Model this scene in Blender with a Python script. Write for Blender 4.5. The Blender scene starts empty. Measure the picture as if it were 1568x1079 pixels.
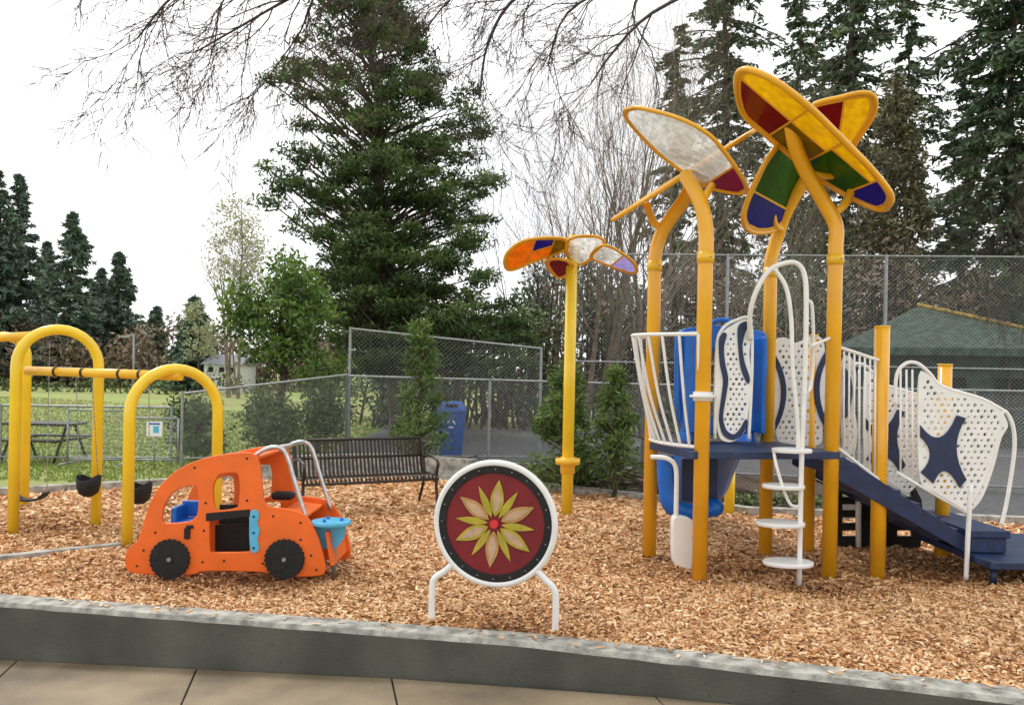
import bpy, math, numpy as np
from mathutils import Vector, Matrix
sc=bpy.context.scene
# ---------------------------------------------------------------- survey helpers
F=1300.; H=1.8; S=0.02     # focal (px), eye height, small camera roll
def W(u,v,d):
    p=u-785; q=v-570
    return Vector(((p+q*S)/F*d, d, H-(q-p*S)/F*d))
def G(u,v):
    return W(u,v,F*H/((v-570)-(u-785)*S))
# ---------------------------------------------------------------- materials
def mat(name,col,rough=.5,metal=0,var=.12,scale=6,bump=0,bscale=40,col2=None,coat=0):
    m=bpy.data.materials.new(name); m.use_nodes=True; nt=m.node_tree; b=nt.nodes['Principled BSDF']
    tc=nt.nodes.new('ShaderNodeTexCoord')
    n=nt.nodes.new('ShaderNodeTexNoise'); n.inputs['Scale'].default_value=scale; n.inputs['Detail'].default_value=6
    nt.links.new(tc.outputs['Object'],n.inputs['Vector'])
    r=nt.nodes.new('ShaderNodeValToRGB'); c=np.array(col)
    c2=np.array(col2) if col2 else c*(1-var*1.6)
    r.color_ramp.elements[0].position=.35; r.color_ramp.elements[1].position=.65
    r.color_ramp.elements[0].color=(*c2,1); r.color_ramp.elements[1].color=(*np.minimum(c*(1+var*.5),1),1)
    nt.links.new(n.outputs['Fac'],r.inputs['Fac']); nt.links.new(r.outputs['Color'],b.inputs['Base Color'])
    b.inputs['Roughness'].default_value=rough; b.inputs['Metallic'].default_value=metal
    if coat: b.inputs['Coat Weight'].default_value=coat
    if bump:
        n2=nt.nodes.new('ShaderNodeTexNoise'); n2.inputs['Scale'].default_value=bscale; n2.inputs['Detail'].default_value=8
        nt.links.new(tc.outputs['Object'],n2.inputs['Vector'])
        bp=nt.nodes.new('ShaderNodeBump'); bp.inputs['Strength'].default_value=bump; bp.inputs['Distance'].default_value=.02
        nt.links.new(n2.outputs['Fac'],bp.inputs['Height']); nt.links.new(bp.outputs['Normal'],b.inputs['Normal'])
    return m
def leafmat(name,dark,mid,light,trans=.3,rough=.6):
    m=bpy.data.materials.new(name); m.use_nodes=True; nt=m.node_tree; b=nt.nodes['Principled BSDF']
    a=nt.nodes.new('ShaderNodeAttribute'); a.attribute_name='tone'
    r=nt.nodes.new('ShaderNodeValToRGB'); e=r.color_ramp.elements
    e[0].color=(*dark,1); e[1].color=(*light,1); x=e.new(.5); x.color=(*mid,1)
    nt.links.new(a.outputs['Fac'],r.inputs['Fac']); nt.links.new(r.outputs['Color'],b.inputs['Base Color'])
    b.inputs['Roughness'].default_value=rough
    if trans:
        t=nt.nodes.new('ShaderNodeBsdfTranslucent'); nt.links.new(r.outputs['Color'],t.inputs['Color'])
        mx=nt.nodes.new('ShaderNodeMixShader'); mx.inputs[0].default_value=trans
        nt.links.new(b.outputs[0],mx.inputs[1]); nt.links.new(t.outputs[0],mx.inputs[2])
        nt.links.new(mx.outputs[0],nt.nodes['Material Output'].inputs['Surface'])
    return m
def glassy(name,col,tr=.55,clear=.3):
    m=bpy.data.materials.new(name); m.use_nodes=True; nt=m.node_tree; b=nt.nodes['Principled BSDF']
    tc=nt.nodes.new('ShaderNodeTexCoord'); v=nt.nodes.new('ShaderNodeTexNoise'); v.inputs['Scale'].default_value=14; v.inputs['Detail'].default_value=5
    nt.links.new(tc.outputs['Object'],v.inputs['Vector'])
    r=nt.nodes.new('ShaderNodeValToRGB'); c=np.array(col)
    r.color_ramp.elements[0].position=.3; r.color_ramp.elements[1].position=.7
    r.color_ramp.elements[0].color=(*(c*.82),1); r.color_ramp.elements[1].color=(*np.minimum(c*1.12,1),1)
    nt.links.new(v.outputs['Fac'],r.inputs['Fac']); nt.links.new(r.outputs['Color'],b.inputs['Base Color'])
    b.inputs['Roughness'].default_value=.15
    t=nt.nodes.new('ShaderNodeBsdfTranslucent'); nt.links.new(r.outputs['Color'],t.inputs['Color'])
    mx=nt.nodes.new('ShaderNodeMixShader'); mx.inputs[0].default_value=tr
    nt.links.new(b.outputs[0],mx.inputs[1]); nt.links.new(t.outputs[0],mx.inputs[2])
    last=mx
    if clear:
        tp=nt.nodes.new('ShaderNodeBsdfTransparent'); nt.links.new(r.outputs['Color'],tp.inputs['Color'])
        m2=nt.nodes.new('ShaderNodeMixShader'); m2.inputs[0].default_value=clear
        nt.links.new(mx.outputs[0],m2.inputs[1]); nt.links.new(tp.outputs[0],m2.inputs[2]); last=m2
    nt.links.new(last.outputs[0],nt.nodes['Material Output'].inputs['Surface'])
    return m
YEL=mat('yellow_paint',(.88,.50,.02),.3,var=.05,scale=3,coat=.3)
YEL2=mat('golden_paint',(.86,.42,.012),.3,var=.06,scale=3,coat=.3)
LEM=mat('lemon_paint',(.90,.62,.02),.3,var=.05,scale=3,coat=.3)
WHT=mat('white_paint',(.82,.82,.8),.35,var=.04,scale=8,coat=.2)
NAVY=mat('navy_plastic',(.010,.024,.085),.45,var=.2,scale=10)
NAVYD=mat('navy_deck_vinyl',(.012,.032,.10),.45,var=.25,scale=12,bump=.2,bscale=90)
BLUE=mat('blue_plastic',(.008,.14,.58),.35,var=.1,scale=4)
SKYB=mat('light_blue_plastic',(.10,.48,.75),.35,var=.1,scale=8)
ORG=mat('orange_plastic',(.86,.15,.015),.38,var=.06,scale=5,bump=.05,bscale=120)
BLK=mat('black_rubber',(.010,.010,.011),.75,var=.3,scale=20,bump=.4,bscale=60)
GREY=mat('galvanised_steel',(.32,.33,.33),.5,.5,var=.15,scale=15)
CHR=mat('brushed_steel',(.6,.6,.6),.3,.8,var=.1,scale=20)
DGREY=mat('dark_bronze_steel',(.045,.036,.03),.4,.4,var=.2,scale=20)
RED=mat('dark_red_plastic',(.20,.004,.010),.55,var=.15,scale=4)
BRED=mat('bright_red_plastic',(.6,.03,.03),.4)
BARK=mat('bark',(.08,.058,.042),.9,var=.4,scale=6,bump=.6,bscale=20)
BARKL=mat('pale_bark',(.24,.19,.14),.9,var=.3,scale=5)
BARKD=mat('dark_twig_bark',(.07,.045,.038),.9,var=.3,scale=8)
g_red=glassy('panel_red',(.30,.012,.010),.5,.15); g_yel=glassy('panel_yellow',(.95,.66,.02),.5,.2); g_grn=glassy('panel_green',(.05,.17,.02),.5,.25)
g_olv=glassy('panel_olive',(.30,.20,.015),.5,.25); g_blu=glassy('panel_blue',(.045,.03,.34),.5,.2); g_pale=glassy('panel_clear',(.95,.96,.90),.6,.55)
g_vio=glassy('panel_violet',(.66,.6,.92),.5,.4); g_org=glassy('panel_orange',(.85,.33,.02),.5,.2); g_pur=glassy('panel_purple',(.42,.03,.16),.5,.2)
# ---------------------------------------------------------------- object helpers
def empty(name,loc):
    e=bpy.data.objects.new(name,None); e.location=loc; e.empty_display_size=.2
    sc.collection.objects.link(e); return e
def link(ob,parent=None):
    sc.collection.objects.link(ob)
    if parent is not None:
        ob.parent=parent; ob.matrix_parent_inverse=Matrix.Translation(-Vector(parent.location))
    return ob
def meshob(name,vs,fs,m,parent=None,smooth=False,bevel=0):
    me=bpy.data.meshes.new(name); me.from_pydata([tuple(v) for v in vs],[],fs); me.materials.append(m)
    me.update()
    if smooth:
        for p in me.polygons: p.use_smooth=True
    ob=bpy.data.objects.new(name,me); link(ob,parent)
    if bevel:
        b=ob.modifiers.new('b','BEVEL'); b.width=bevel; b.segments=2
    return ob
def box(name,c,size,m,parent=None,rot=None,bevel=.006):
    R=rot if rot else Matrix.Identity(3); vs=[]
    for z in(-.5,.5):
        for x,y in((-.5,-.5),(.5,-.5),(.5,.5),(-.5,.5)):
            vs.append(Vector(c)+R@Vector((x*size[0],y*size[1],z*size[2])))
    return meshob(name,vs,[(3,2,1,0),(4,5,6,7),(0,1,5,4),(1,2,6,5),(2,3,7,6),(3,0,4,7)],m,parent,bevel=bevel)
def prism(name,pts,z0,z1,m,parent=None,bevel=.008):
    n=len(pts)
    f=lambda z,i:(z[i] if hasattr(z,'__len__') else z)
    vs=[(p[0],p[1],f(z0,i)) for i,p in enumerate(pts)]+[(p[0],p[1],f(z1,i)) for i,p in enumerate(pts)]
    fs=[tuple(range(n))[::-1],tuple(range(n,2*n))]+[(i,(i+1)%n,n+(i+1)%n,n+i) for i in range(n)]
    return meshob(name,vs,fs,m,parent,bevel=bevel)
def catmull(P,n=6,closed=False):
    P=[Vector(p) for p in P]; L=len(P); out=[]
    for i in range(L if closed else L-1):
        if closed: a,b,c,d=P[(i-1)%L],P[i],P[(i+1)%L],P[(i+2)%L]
        else: a,b,c,d=P[max(i-1,0)],P[i],P[i+1],P[min(i+2,L-1)]
        for k in range(n):
            t=k/n; out.append(.5*((2*b)+(c-a)*t+(2*a-5*b+4*c-d)*t*t+(3*b-a-3*c+d)*t**3))
    if not closed: out.append(P[-1])
    return out
def sweep(name,pts,prof,m,parent=None,closed=False,smooth=True,up=None,cap=True):
    n=len(pts); k=len(prof); vs=[]; N=None
    for i,p in enumerate(pts):
        if closed: t=(pts[(i+1)%n]-pts[i-1]).normalized()
        else: t=(pts[min(i+1,n-1)]-pts[max(i-1,0)]).normalized()
        if up is not None: N=(Vector(up)-t*t.dot(Vector(up))).normalized()
        elif N is None:
            a=Vector((0,0,1)) if abs(t.z)<.9 else Vector((1,0,0)); N=(a-t*t.dot(a)).normalized()
        else: N=(N-t*t.dot(N)).normalized()
        B=t.cross(N)
        for x,y in prof: vs.append(p+B*x+N*y)
    fs=[]
    for i in range(n if closed else n-1):
        for j in range(k):
            a=i*k+j; b=i*k+(j+1)%k; c=((i+1)%n)*k+(j+1)%k; d=((i+1)%n)*k+j
            fs.append((a,b,c,d))
    if cap and not closed: fs+= [tuple(range(k))[::-1],tuple(range((n-1)*k,n*k))]
    return meshob(name,vs,fs,m,parent,smooth=smooth)
def circ(r,n=12): return [(r*math.cos(2*math.pi*i/n),r*math.sin(2*math.pi*i/n)) for i in range(n)]
def tube(name,pts,r,m,parent=None,closed=False,n=6,curve=True,sides=14):
    P=catmull(pts,n,closed) if curve and len(pts)>2 else [Vector(p) for p in pts]
    ob=sweep(name,P,circ(r,sides),m,parent,closed)
    if not closed:
        for p in ob.data.polygons[-2:]: p.use_smooth=False
    return ob
def plate(name,loops,M4,th,m,parent=None,bev=.003):
    cu=bpy.data.curves.new(name,'CURVE'); cu.dimensions='2D'; cu.fill_mode='BOTH'; cu.extrude=th/2; cu.bevel_depth=bev; cu.bevel_resolution=1
    for lp in loops:
        s=cu.splines.new('POLY'); s.points.add(len(lp)-1); s.use_cyclic_u=True
        for i,p in enumerate(lp): s.points[i].co=(p[0],p[1],0,1)
    o=bpy.data.objects.new('tmp',cu); sc.collection.objects.link(o)
    dg=bpy.context.evaluated_depsgraph_get()
    me=bpy.data.meshes.new_from_object(o.evaluated_get(dg)); me.name=name
    bpy.data.objects.remove(o); me.transform(M4); me.materials.clear(); me.materials.append(m)
    return link(bpy.data.objects.new(name,me),parent)
def sm(lp,n=4):
    return [(p.x,p.y) for p in catmull([Vector((a,b,0)) for a,b in lp],n,True)]
def rnd(lp,q=.16,it=2):
    for k in range(it):
        o=[]; n=len(lp); qq=q if k==0 else .25
        for i in range(n):
            a=lp[i];b=lp[(i+1)%n]; o+=[(a[0]+(b[0]-a[0])*qq,a[1]+(b[1]-a[1])*qq),(b[0]+(a[0]-b[0])*qq,b[1]+(a[1]-b[1])*qq)]
        lp=o
    return lp
def frame(o,ax,ay):
    ax=Vector(ax).normalized(); ay=Vector(ay); ay=(ay-ax*ax.dot(ay)).normalized(); az=ax.cross(ay)
    M=Matrix.Identity(4)
    for i in range(3): M[i][0]=ax[i];M[i][1]=ay[i];M[i][2]=az[i];M[i][3]=o[i]
    return M
def yplate(name,loops,dref,y,th,m,parent=None,bev=.003,smooth=True,q=.2,dx=0):
    L=[]
    for lp in loops:
        a_=[W(u,v,dref) for u,v in lp]; a_=[(a.x+dx,a.z) for a in a_]
        L.append(rnd(a_,q) if smooth and len(a_)<40 and len(a_)!=9 else a_)
    return plate(name,L,frame((0,y,0),(1,0,0),(0,0,1)),th,m,parent,bev)
def hole(cu_,cv,r,n=9): return [(cu_+r*math.cos(2*math.pi*i/n),cv+r*math.sin(2*math.pi*i/n)) for i in range(n)]
def inside(p,poly):
    c=False;n=len(poly)
    for i in range(n):
        a=poly[i];b=poly[i-1]
        if (a[1]>p[1])!=(b[1]>p[1]) and p[0]<(b[0]-a[0])*(p[1]-a[1])/(b[1]-a[1])+a[0]: c=not c
    return c
def holegrid(poly,step,r,avoid=(),margin=1.8):
    out=[];us=[p[0] for p in poly];vs=[p[1] for p in poly]; row=0; v=min(vs)+step
    while v<max(vs):
        u=min(us)+step*(.5 if row%2 else 0)
        while u<max(us):
            ok=all(inside((u+a*r*margin,v+b*r*margin),poly) for a,b in((1,0),(-1,0),(0,1),(0,-1),(.7,.7),(-.7,.7),(.7,-.7),(-.7,-.7)))
            if ok and not any(inside((u+a*r*1.3,v+b*r*1.3),q) for q in avoid for a,b in((0,0),(1,0),(-1,0),(0,1),(0,-1))): out.append(hole(u,v,r*(.8+.35*((row*7+int(u))%3)/2)))
            u+=step
        v+=step*.87; row+=1
    return out
def bez(a,c,b,n=8):
    return [((1-t)**2*a[0]+2*t*(1-t)*c[0]+t*t*b[0],(1-t)**2*a[1]+2*t*(1-t)*c[1]+t*t*b[1]) for t in [i/n for i in range(n+1)]]
def ray_plane(u,v,o,n):
    d=W(u,v,1.)-Vector((0,0,H)); C=Vector((0,0,H))
    return C+d*((o-C).dot(n)/d.dot(n))
def clip(poly,ax,val,sign):
    out=[];n=len(poly)
    for i in range(n):
        a=poly[i];b=poly[(i+1)%n]; da=sign*(a[ax]-val);db=sign*(b[ax]-val)
        if da>=0: out.append(a)
        if (da>=0)!=(db>=0):
            t=da/(da-db); out.append((a[0]+(b[0]-a[0])*t,a[1]+(b[1]-a[1])*t))
    return out
def inset(lp,w):
    A_=sum(lp[i-1][0]*lp[i][1]-lp[i][0]*lp[i-1][1] for i in range(len(lp))); s=1 if A_>0 else -1; o=[];n=len(lp)
    for i in range(n):
        a=lp[i-2];b=lp[(i+2)%n]; tx,ty=b[0]-a[0],b[1]-a[1]; l=math.hypot(tx,ty)+1e-9; o.append((lp[i][0]-s*ty/l*w,lp[i][1]+s*tx/l*w))
    return o
def petal(name,outline,anch,rects,parent,r=.024,ins=.05):
    a,b,c=[W(*x) for x in anch]; n=(b-a).cross(c-a).normalized(); M=frame(a,b-a,c-a); Mi=M.inverted()
    q=[Mi@ray_plane(u,v,a,n) for u,v in outline]; outer=sm([(p.x,p.y) for p in q])
    inn=inset(outer,ins); xs=[p[0] for p in inn];ys=[p[1] for p in inn]; x0,x1,y0,y1=min(xs),max(xs),min(ys),max(ys); g=.009
    holes=[];ms=[]
    for s0,s1,t0,t1,m in rects:
        p=inn
        for ax,val,sg in((0,x0+(x1-x0)*s0+g,1),(0,x0+(x1-x0)*s1-g,-1),(1,y0+(y1-y0)*t0+g,1),(1,y0+(y1-y0)*t1-g,-1)):
            if p: p=clip(p,ax,val,sg)
        if len(p)>=3: holes.append(p);ms.append(m)
    plate(name+'_frame_sheet',[outer]+holes,M,.012,YEL2,parent,bev=.001)
    tube(name+'_rim',[M@Vector((x,y,0)) for x,y in outer],r,YEL2,parent,closed=True,curve=False,sides=8)
    for i,m in enumerate(ms): plate(name+'_panel_%d'%(i+1),[holes[i]],M,.005,m,parent,bev=0)

# ================================================================ PLAY STRUCTURE
A=G(1072,885);B=G(1271,878);C=G(995,850);D=G(1173,842);E=G(1345,876);Fp=G(1443,852);Gp=G(1238,838);Hp=G(1118,785)
ps=empty('playground_structure',(A+D)/2)
def down(p,z): return Vector((p.x,p.y,z))
PR=.068
def post(name,b,topz,extra=(),m=YEL2,r=PR,par=ps):
    pts=[down(b,-.1),down(b,topz)]
    if extra: pts=[down(b,-.1)]+catmull([down(b,topz-.25),down(b,topz)]+list(extra),7)
    return sweep(name,pts,circ(r,18),m,par)
def zat(p,u,v): return W(u,v,p.y).z
zA=zat(A,1080,360)
post('post_front_left',A,zA,[W(1078,325,7.57),W(1068,298,7.62),W(1050,268,7.75)])
post('post_back_left',C,zat(C,1006,395),[W(1013,360,8.48),W(1030,332,8.4),W(1050,305,8.3),W(1062,280,8.2)])
post('post_front_right',B,zat(B,1285,380),[W(1281,345,7.85),W(1262,308,7.85),W(1235,262,7.8),W(1220,225,7.75),W(1213,190,7.7)])
post('post_back_right',D,zat(D,1187,400),[W(1192,362,8.86),W(1205,325,8.75),W(1228,285,8.6),W(1255,255,8.5),W(1280,225,8.4)])
for nm,p,u,v in(('a',A,1081,395),('b',B,1284,398),('c',C,1006,408),('d',D,1187,418)):
    z=zat(p,u,v); tube('collar_'+nm,[down(p,z-.05),down(p,z+.05)],PR+.009,YEL,ps,curve=False,sides=20)
    for a in(0,2.1,4.2): 
        c=down(p,z)+Vector((math.cos(a-1.2),math.sin(a-1.2),0))*(PR+.006); tube('collar_bolt',[c,c+(c-down(p,z)).normalized()*.012],.008,GREY,ps,curve=False,sides=6)
post('stair_post_front',E,zat(E,1355,502),r=.07); post('stair_post_back',Gp,zat(Gp,1250,515))
post('stair_post_end',Fp,zat(Fp,1453,560)); post('slide_exit_post',Hp,zat(Hp,1118,690),m=LEM)
for p,u,v in((E,1355,502),(Gp,1250,515),(Fp,1453,560)):
    z=zat(p,u,v); tube('post_cap',[down(p,z),down(p,z+.015)],.072,YEL,ps,curve=False,sides=18)
tube('clamp_ring',[down(A,zat(A,1075,614)),down(A,zat(A,1075,600))],PR+.02,WHT,ps,curve=False,sides=20)
tube('clamp_plate',[down(A,zat(A,1075,609)),down(A,zat(A,1075,605))],PR+.05,WHT,ps,curve=False,sides=20)
tube('arm_1',[W(1074,318,7.57),W(1082,300,7.6),W(1092,284,7.7)],.035,YEL2,ps)
tube('arm_2',[W(1018,352,8.45),W(1002,340,8.45),W(992,314,8.3)],.038,YEL2,ps)
tube('arm_3',[W(1275,330,7.85),W(1296,312,7.85),W(1308,285,7.9)],.038,YEL2,ps)
tube('arm_4',[W(1198,352,8.8),W(1188,345,8.7),W(1184,325,8.6)],.036,YEL2,ps)
tube('arm_5',[W(1236,262,7.82),W(1262,270,7.85),W(1290,268,7.95)],.03,YEL2,ps)
petal('petal_clear',[(957,172),(966,166),(985,166),(1040,181),(1085,205),(1115,238),(1144,282),(1142,295),(1125,296),(1090,288),(1060,272),(1010,235),(968,192)],
  [(958,168,7.45),(1145,286,7.55),(1010,235,8.0)],[(0,.80,0,1,g_pale),(.80,1,0,1,g_pur)],ps,r=.018,ins=.03)
cc=W(1050,267,8.25)
def lens_petal(name,c,a,b,m,parent,col):
    L=a.length/2;w=b.length/2; o=[(L*math.cos(t)*1.0,w*math.sin(t)*(1-.25*math.cos(t))) for t in np.linspace(0,2*math.pi,29)[:-1]]
    i_=[(x*.88,y*.84) for x,y in o]; M=frame(c,a,b)
    plate(name+'_frame_sheet',[o,i_],M,.012,m,parent); plate(name+'_panel',[i_],M,.005,col,parent,bev=0)
    tube(name+'_rim',[M@Vector((x,y,0)) for x,y in o],.022,YEL2,parent,closed=True,curve=False,sides=8)
a_=W(1162,198,8.3)-W(942,337,8.3); vd=(W(1050,267,8.25)-Vector((0,0,H))).normalized()
lens_petal('petal_edge_on',cc,a_,vd*.62+Vector((0,0,.02)),YEL2,ps,g_yel)
petal('petal_rear',[(1243,166),(1290,149),(1325,142),(1341,150),(1340,175),(1318,210),(1300,232),(1270,215)],
  [(1243,166,8.3),(1342,153,8.2),(1300,232,8.7)],[(0,.5,0,1,g_red),(.5,1,0,1,g_yel)],ps)
petal('petal_green',[(1203,218),(1230,245),(1235,275),(1215,320),(1192,350),(1165,357),(1144,350),(1140,325),(1158,278),(1180,238)],
  [(1203,222,8.1),(1143,348,8.3),(1192,350,8.75)],[(0,.62,0,1,g_grn),(.62,1,0,1,g_blu)],ps)
petal('petal_front',[(1129,125),(1133,110),(1150,107),(1190,125),(1240,163),(1290,212),(1335,258),(1364,295),(1365,312),(1350,321),(1315,308),(1262,278),(1218,244),(1175,207),(1142,178),(1131,150)],
  [(1140,109,7.35),(1364,300,7.5),(1175,203,8.0)],
  [(.0,.34,.42,1,g_red),(.0,.34,0,.42,g_yel),(.34,.58,0,.42,g_yel),(.34,.58,.42,1,g_olv),(.58,.85,.30,1,g_grn),(.58,.85,0,.30,g_yel),(.85,1,0,1,g_blu)],ps,r=.028)
tube('hub_disc',[W(1050,217,7.73),W(1050,213,7.70)],.09,DGREY,ps,curve=False,sides=20)
# deck
DZ=1.13
deck=[(A.x-.08,A.y-.06),(B.x+.06,B.y-.06),(D.x+.08,D.y+.08),(C.x-.06,C.y+.06)]
prism('deck',deck,DZ-.07,DZ,NAVYD,ps)
# stairs
x0,x1=B.x+.06,4.22; n=6; dz=(DZ-.41)/n
for i in range(n):
    xa=x0+(x1-x0)*i/n; xb=x0+(x1-x0)*(i+1)/n; z=DZ-dz*(i+1)
    ya=7.88+.02*i; yb=8.9+.02*i
    prism('stair_tread_%d'%(i+1),[(xa,ya),(xb+.03,ya),(xb+.03,yb),(xa,yb)],z-.12,z,NAVYD,ps)
for nm,y in(('near',7.85),('far',9.04)):
    M=frame((0,y,0),(1,0,0),(0,0,1))
    plate('stringer_'+nm,[[(x0-.02,DZ-.06),(x0+.06,DZ-.06),(x1,.36),(x1,.22),(x0-.02,DZ-.25)]],M,.03,NAVY,ps)
prism('landing',[(x1+.02,7.80),(4.62,7.80),(4.62,9.0),(x1+.02,9.0)],.36,.43,NAVYD,ps)
prism('landing_riser',[(x1+.05,7.83),(4.60,7.83),(4.60,8.98),(x1+.05,8.98)],.22,.359,NAVYD,ps)
prism('transfer_step',[(x1+.02,7.45),(5.4,7.45),(5.4,8.9),(x1+.02,8.9)],.15,.215,NAVYD,ps)
for x,y in((4.35,7.6),(5.2,7.6),(5.2,8.7)): tube('step_leg',[(x,y,-.05),(x,y,.15)],.03,NAVY,ps,curve=False)
# stair side panels
pan=[(1402,566),(1418,574),(1436,594),(1470,604),(1505,613),(1530,630),(1540,652),(1528,668),(1518,712),(1500,762),(1480,784),(1460,772),(1425,751),(1402,740)]
X=bez((1405,652),(1436,694),(1460,636))+bez((1473,640),(1444,684),(1474,733))+bez((1464,744),(1440,698),(1424,738))+bez((1406,722),(1434,694),(1405,668))
hs=holegrid(pan,10.2,3.0,avoid=[X])
def shiftpan(y,tag):
    yplate('stair_panel_'+tag,[pan]+hs,7.86,y,.02,WHT,ps)
    yplate('stair_brace_'+tag,[X],7.86,y-.02,.012,NAVY,ps,smooth=False)
    o=Vector((0,y-7.86,0))
    for u in(1376,1385,1394): tube('panel_bar_'+tag,[W(u,566,7.86)+o,W(u,736 if u>1390 else 728,7.86)+o],.010,WHT,ps,curve=False,sides=8)
    tube('panel_low_rail_'+tag,[W(1370,722,7.86)+o,W(1402,741,7.86)+o,W(1480,787,7.86)+o],.014,WHT,ps,curve=False)
    tube('handrail_top_'+tag,[W(1368,620,7.86)+o,W(1370,575,7.86)+o,W(1384,557,7.86)+o,W(1402,557,7.86)+o,W(1420,572,7.86)+o,W(1440,592,7.86)+o,W(1500,611,7.86)+o,W(1538,632,7.86)+o],.017,WHT,ps)
shiftpan(7.80,'near'); shiftpan(9.0,'far')
tube('handrail_loop',[W(1478,786,7.8),W(1505,740,7.8),W(1530,668,7.8),W(1538,630,7.8),W(1552,650,7.8),W(1555,690,7.8),W(1545,760,7.8),W(1535,805,7.8)],.018,WHT,ps)
tube('handrail_leg',[W(1481,888,7.75),W(1484,820,7.77),W(1488,745,7.79)],.022,WHT,ps)
for i in range(7):
    u=1294+i*8; yy=7.87; tube('barrier_bar_%d'%(i+1),[W(u,538+i*2,yy),W(u-1,690+i*6,yy)],.010,WHT,ps,curve=False,sides=8)
tube('barrier_top',[W(1286,532,7.87),W(1305,538,7.87),W(1347,552,7.87)],.016,WHT,ps)
tube('barrier_bottom',[W(1284,686,7.87),W(1305,702,7.87),W(1347,735,7.87)],.016,WHT,ps)
pb=[(1291,545),(1308,545),(1316,575),(1310,620),(1318,660),(1312,700),(1292,690)]
yplate('barrier_panel',[pb]+holegrid(pb,9.5,2.5),7.87,7.91,.015,WHT,ps)
yplate('barrier_navy_ring',[[(1294,560),(1304,575),(1308,600),(1300,640),(1292,640),(1299,605)]],7.87,7.88,.012,NAVY,ps)
fp=[(1188,520),(1205,516),(1222,528),(1248,512),(1266,520),(1268,600),(1262,660),(1262,682),(1225,684),(1188,680)]
nv=bez((1190,545),(1222,600),(1190,658),10)+bez((1190,645),(1208,600),(1190,560),8)
nv2=bez((1266,540),(1232,595),(1266,655),10)+bez((1266,640),(1248,595),(1266,556),8)
yplate('far_panel',[fp]+holegrid(fp,9.6,2.8,avoid=[nv,nv2]),8.95,8.99,.02,WHT,ps)
yplate('far_panel_navy_1',[nv],8.95,8.97,.012,NAVY,ps,smooth=False); yplate('far_panel_navy_2',[nv2],8.95,8.97,.012,NAVY,ps,smooth=False)
fr=[(1099,525),(1108,508),(1128,495),(1144,488),(1153,505),(1147,540),(1152,580),(1146,635),(1142,662),(1122,678),(1104,674),(1098,650),(1098,580)]
n1=[(1101,520),(1108,509),(1114,512),(1108,530),(1110,556),(1116,580),(1112,606),(1106,640),(1112,660),(1124,667),(1134,658),(1143,640),(1145,650),(1136,667),(1122,675),(1107,667),(1101,642),(1106,606),(1109,582),(1103,558)]
n3=[(1130,499),(1142,492),(1149,496),(1141,508),(1136,530),(1140,556),(1149,580),(1146,590),(1135,566),(1131,530)]
yplate('front_panel',[fr]+holegrid(fr,8.8,2.6,avoid=[n1,n3]),7.6,7.60,.02,WHT,ps)
for i,q in enumerate((n1,n3)): yplate('front_panel_navy_%d'%i,[q],7.6,7.582,.012,NAVY,ps)
tube('front_panel_rail',[W(1096,672,7.6),W(1098,545,7.6),W(1106,506,7.6),W(1130,490,7.6),W(1150,492,7.6),W(1153,560,7.6),W(1148,672,7.6)],.014,WHT,ps)
top=[];bot=[]
for i in range(10):
    t=i/9; a=math.pi*t
    base=A.lerp(C,t); out=math.sin(a)
    bp=Vector((base.x-.02-.10*out,base.y,DZ+.03)); tp=Vector((base.x-.06-.34*out,base.y-.04*(1-t),zat(A,1075,512)))
    mid=bp.lerp(tp,.45)+Vector((-.03*out,0,0))
    top.append(tp);bot.append(bp)
    tube('enclosure_bar_%d'%(i+1),[bp,mid,tp],.014,WHT,ps,sides=8)
tube('enclosure_top',top,.018,WHT,ps);tube('enclosure_bottom',bot,.018,WHT,ps)
hood=[(1042,512),(1052,505),(1085,500),(1105,500),(1130,505),(1165,508),(1175,512),(1176,560),(1172,600),(1170,664),(1042,664)]
hh=[(1088,560),(1092,530),(1140,530),(1146,565),(1146,650),(1088,650)]
yplate('slide_hood',[hood,hh],8.6,8.66,.06,BLUE,ps,bev=.015,q=.15)
yplate('slide_hood_back',[hood,hh],8.6,8.80,.06,BLUE,ps,bev=.015,q=.15)
tube('slide_hood_handle',[W(1082,520,8.5),W(1090,496,8.5),W(1110,490,8.5),W(1128,500,8.5),W(1136,530,8.5)],.024,BLUE,ps)
box('slide_side_panel',W(1056,585,8.45),(.05,.42,1.0),BLUE,ps,bevel=.02); box('slide_side_panel_right',W(1162,590,8.45),(.05,.42,.95),BLUE,ps,bevel=.02)
for i,v in enumerate((540,575,610,645)): tube('hood_rib_%d'%i,[W(1150,v,8.6),W(1168,v,8.6)],.012,BLUE,ps,curve=False,sides=8)
prof=[(-.30,.28),(-.33,.28),(-.33,-.0),(-.25,-.07),(.25,-.07),(.33,0),(.33,.28),(.30,.28),(.30,.02),(.22,-.03),(-.22,-.03),(-.30,.02)]
sweep('slide_chute',catmull([(2.2,8.75,1.13),(2.2,9.1,1.05),(2.22,9.6,.75),(2.25,10.1,.42),(2.26,10.5,.27),(2.27,10.85,.25)],6),prof,BLUE,ps,up=(0,0,1))
sweep('under_deck_blue_tube',catmull([W(1020,700,8.3),W(1022,740,8.3),W(1030,775,8.3),W(1062,785,8.4),W(1092,778,8.5)],6),circ(.085,16),BLUE,ps)
bpy.ops.mesh.primitive_uv_sphere_add(segments=24,ring_count=14,radius=.095,location=W(1095,777,8.5)); o=bpy.context.object;o.name='blue_ball';o.data.materials.append(BLUE)
for p in o.data.polygons:p.use_smooth=True
o.parent=ps;o.matrix_parent_inverse=Matrix.Translation(-Vector(ps.location))
box('under_deck_bench_panel',W(1072,735,8.6),(.36,.05,.42),NAVY,ps)
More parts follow.
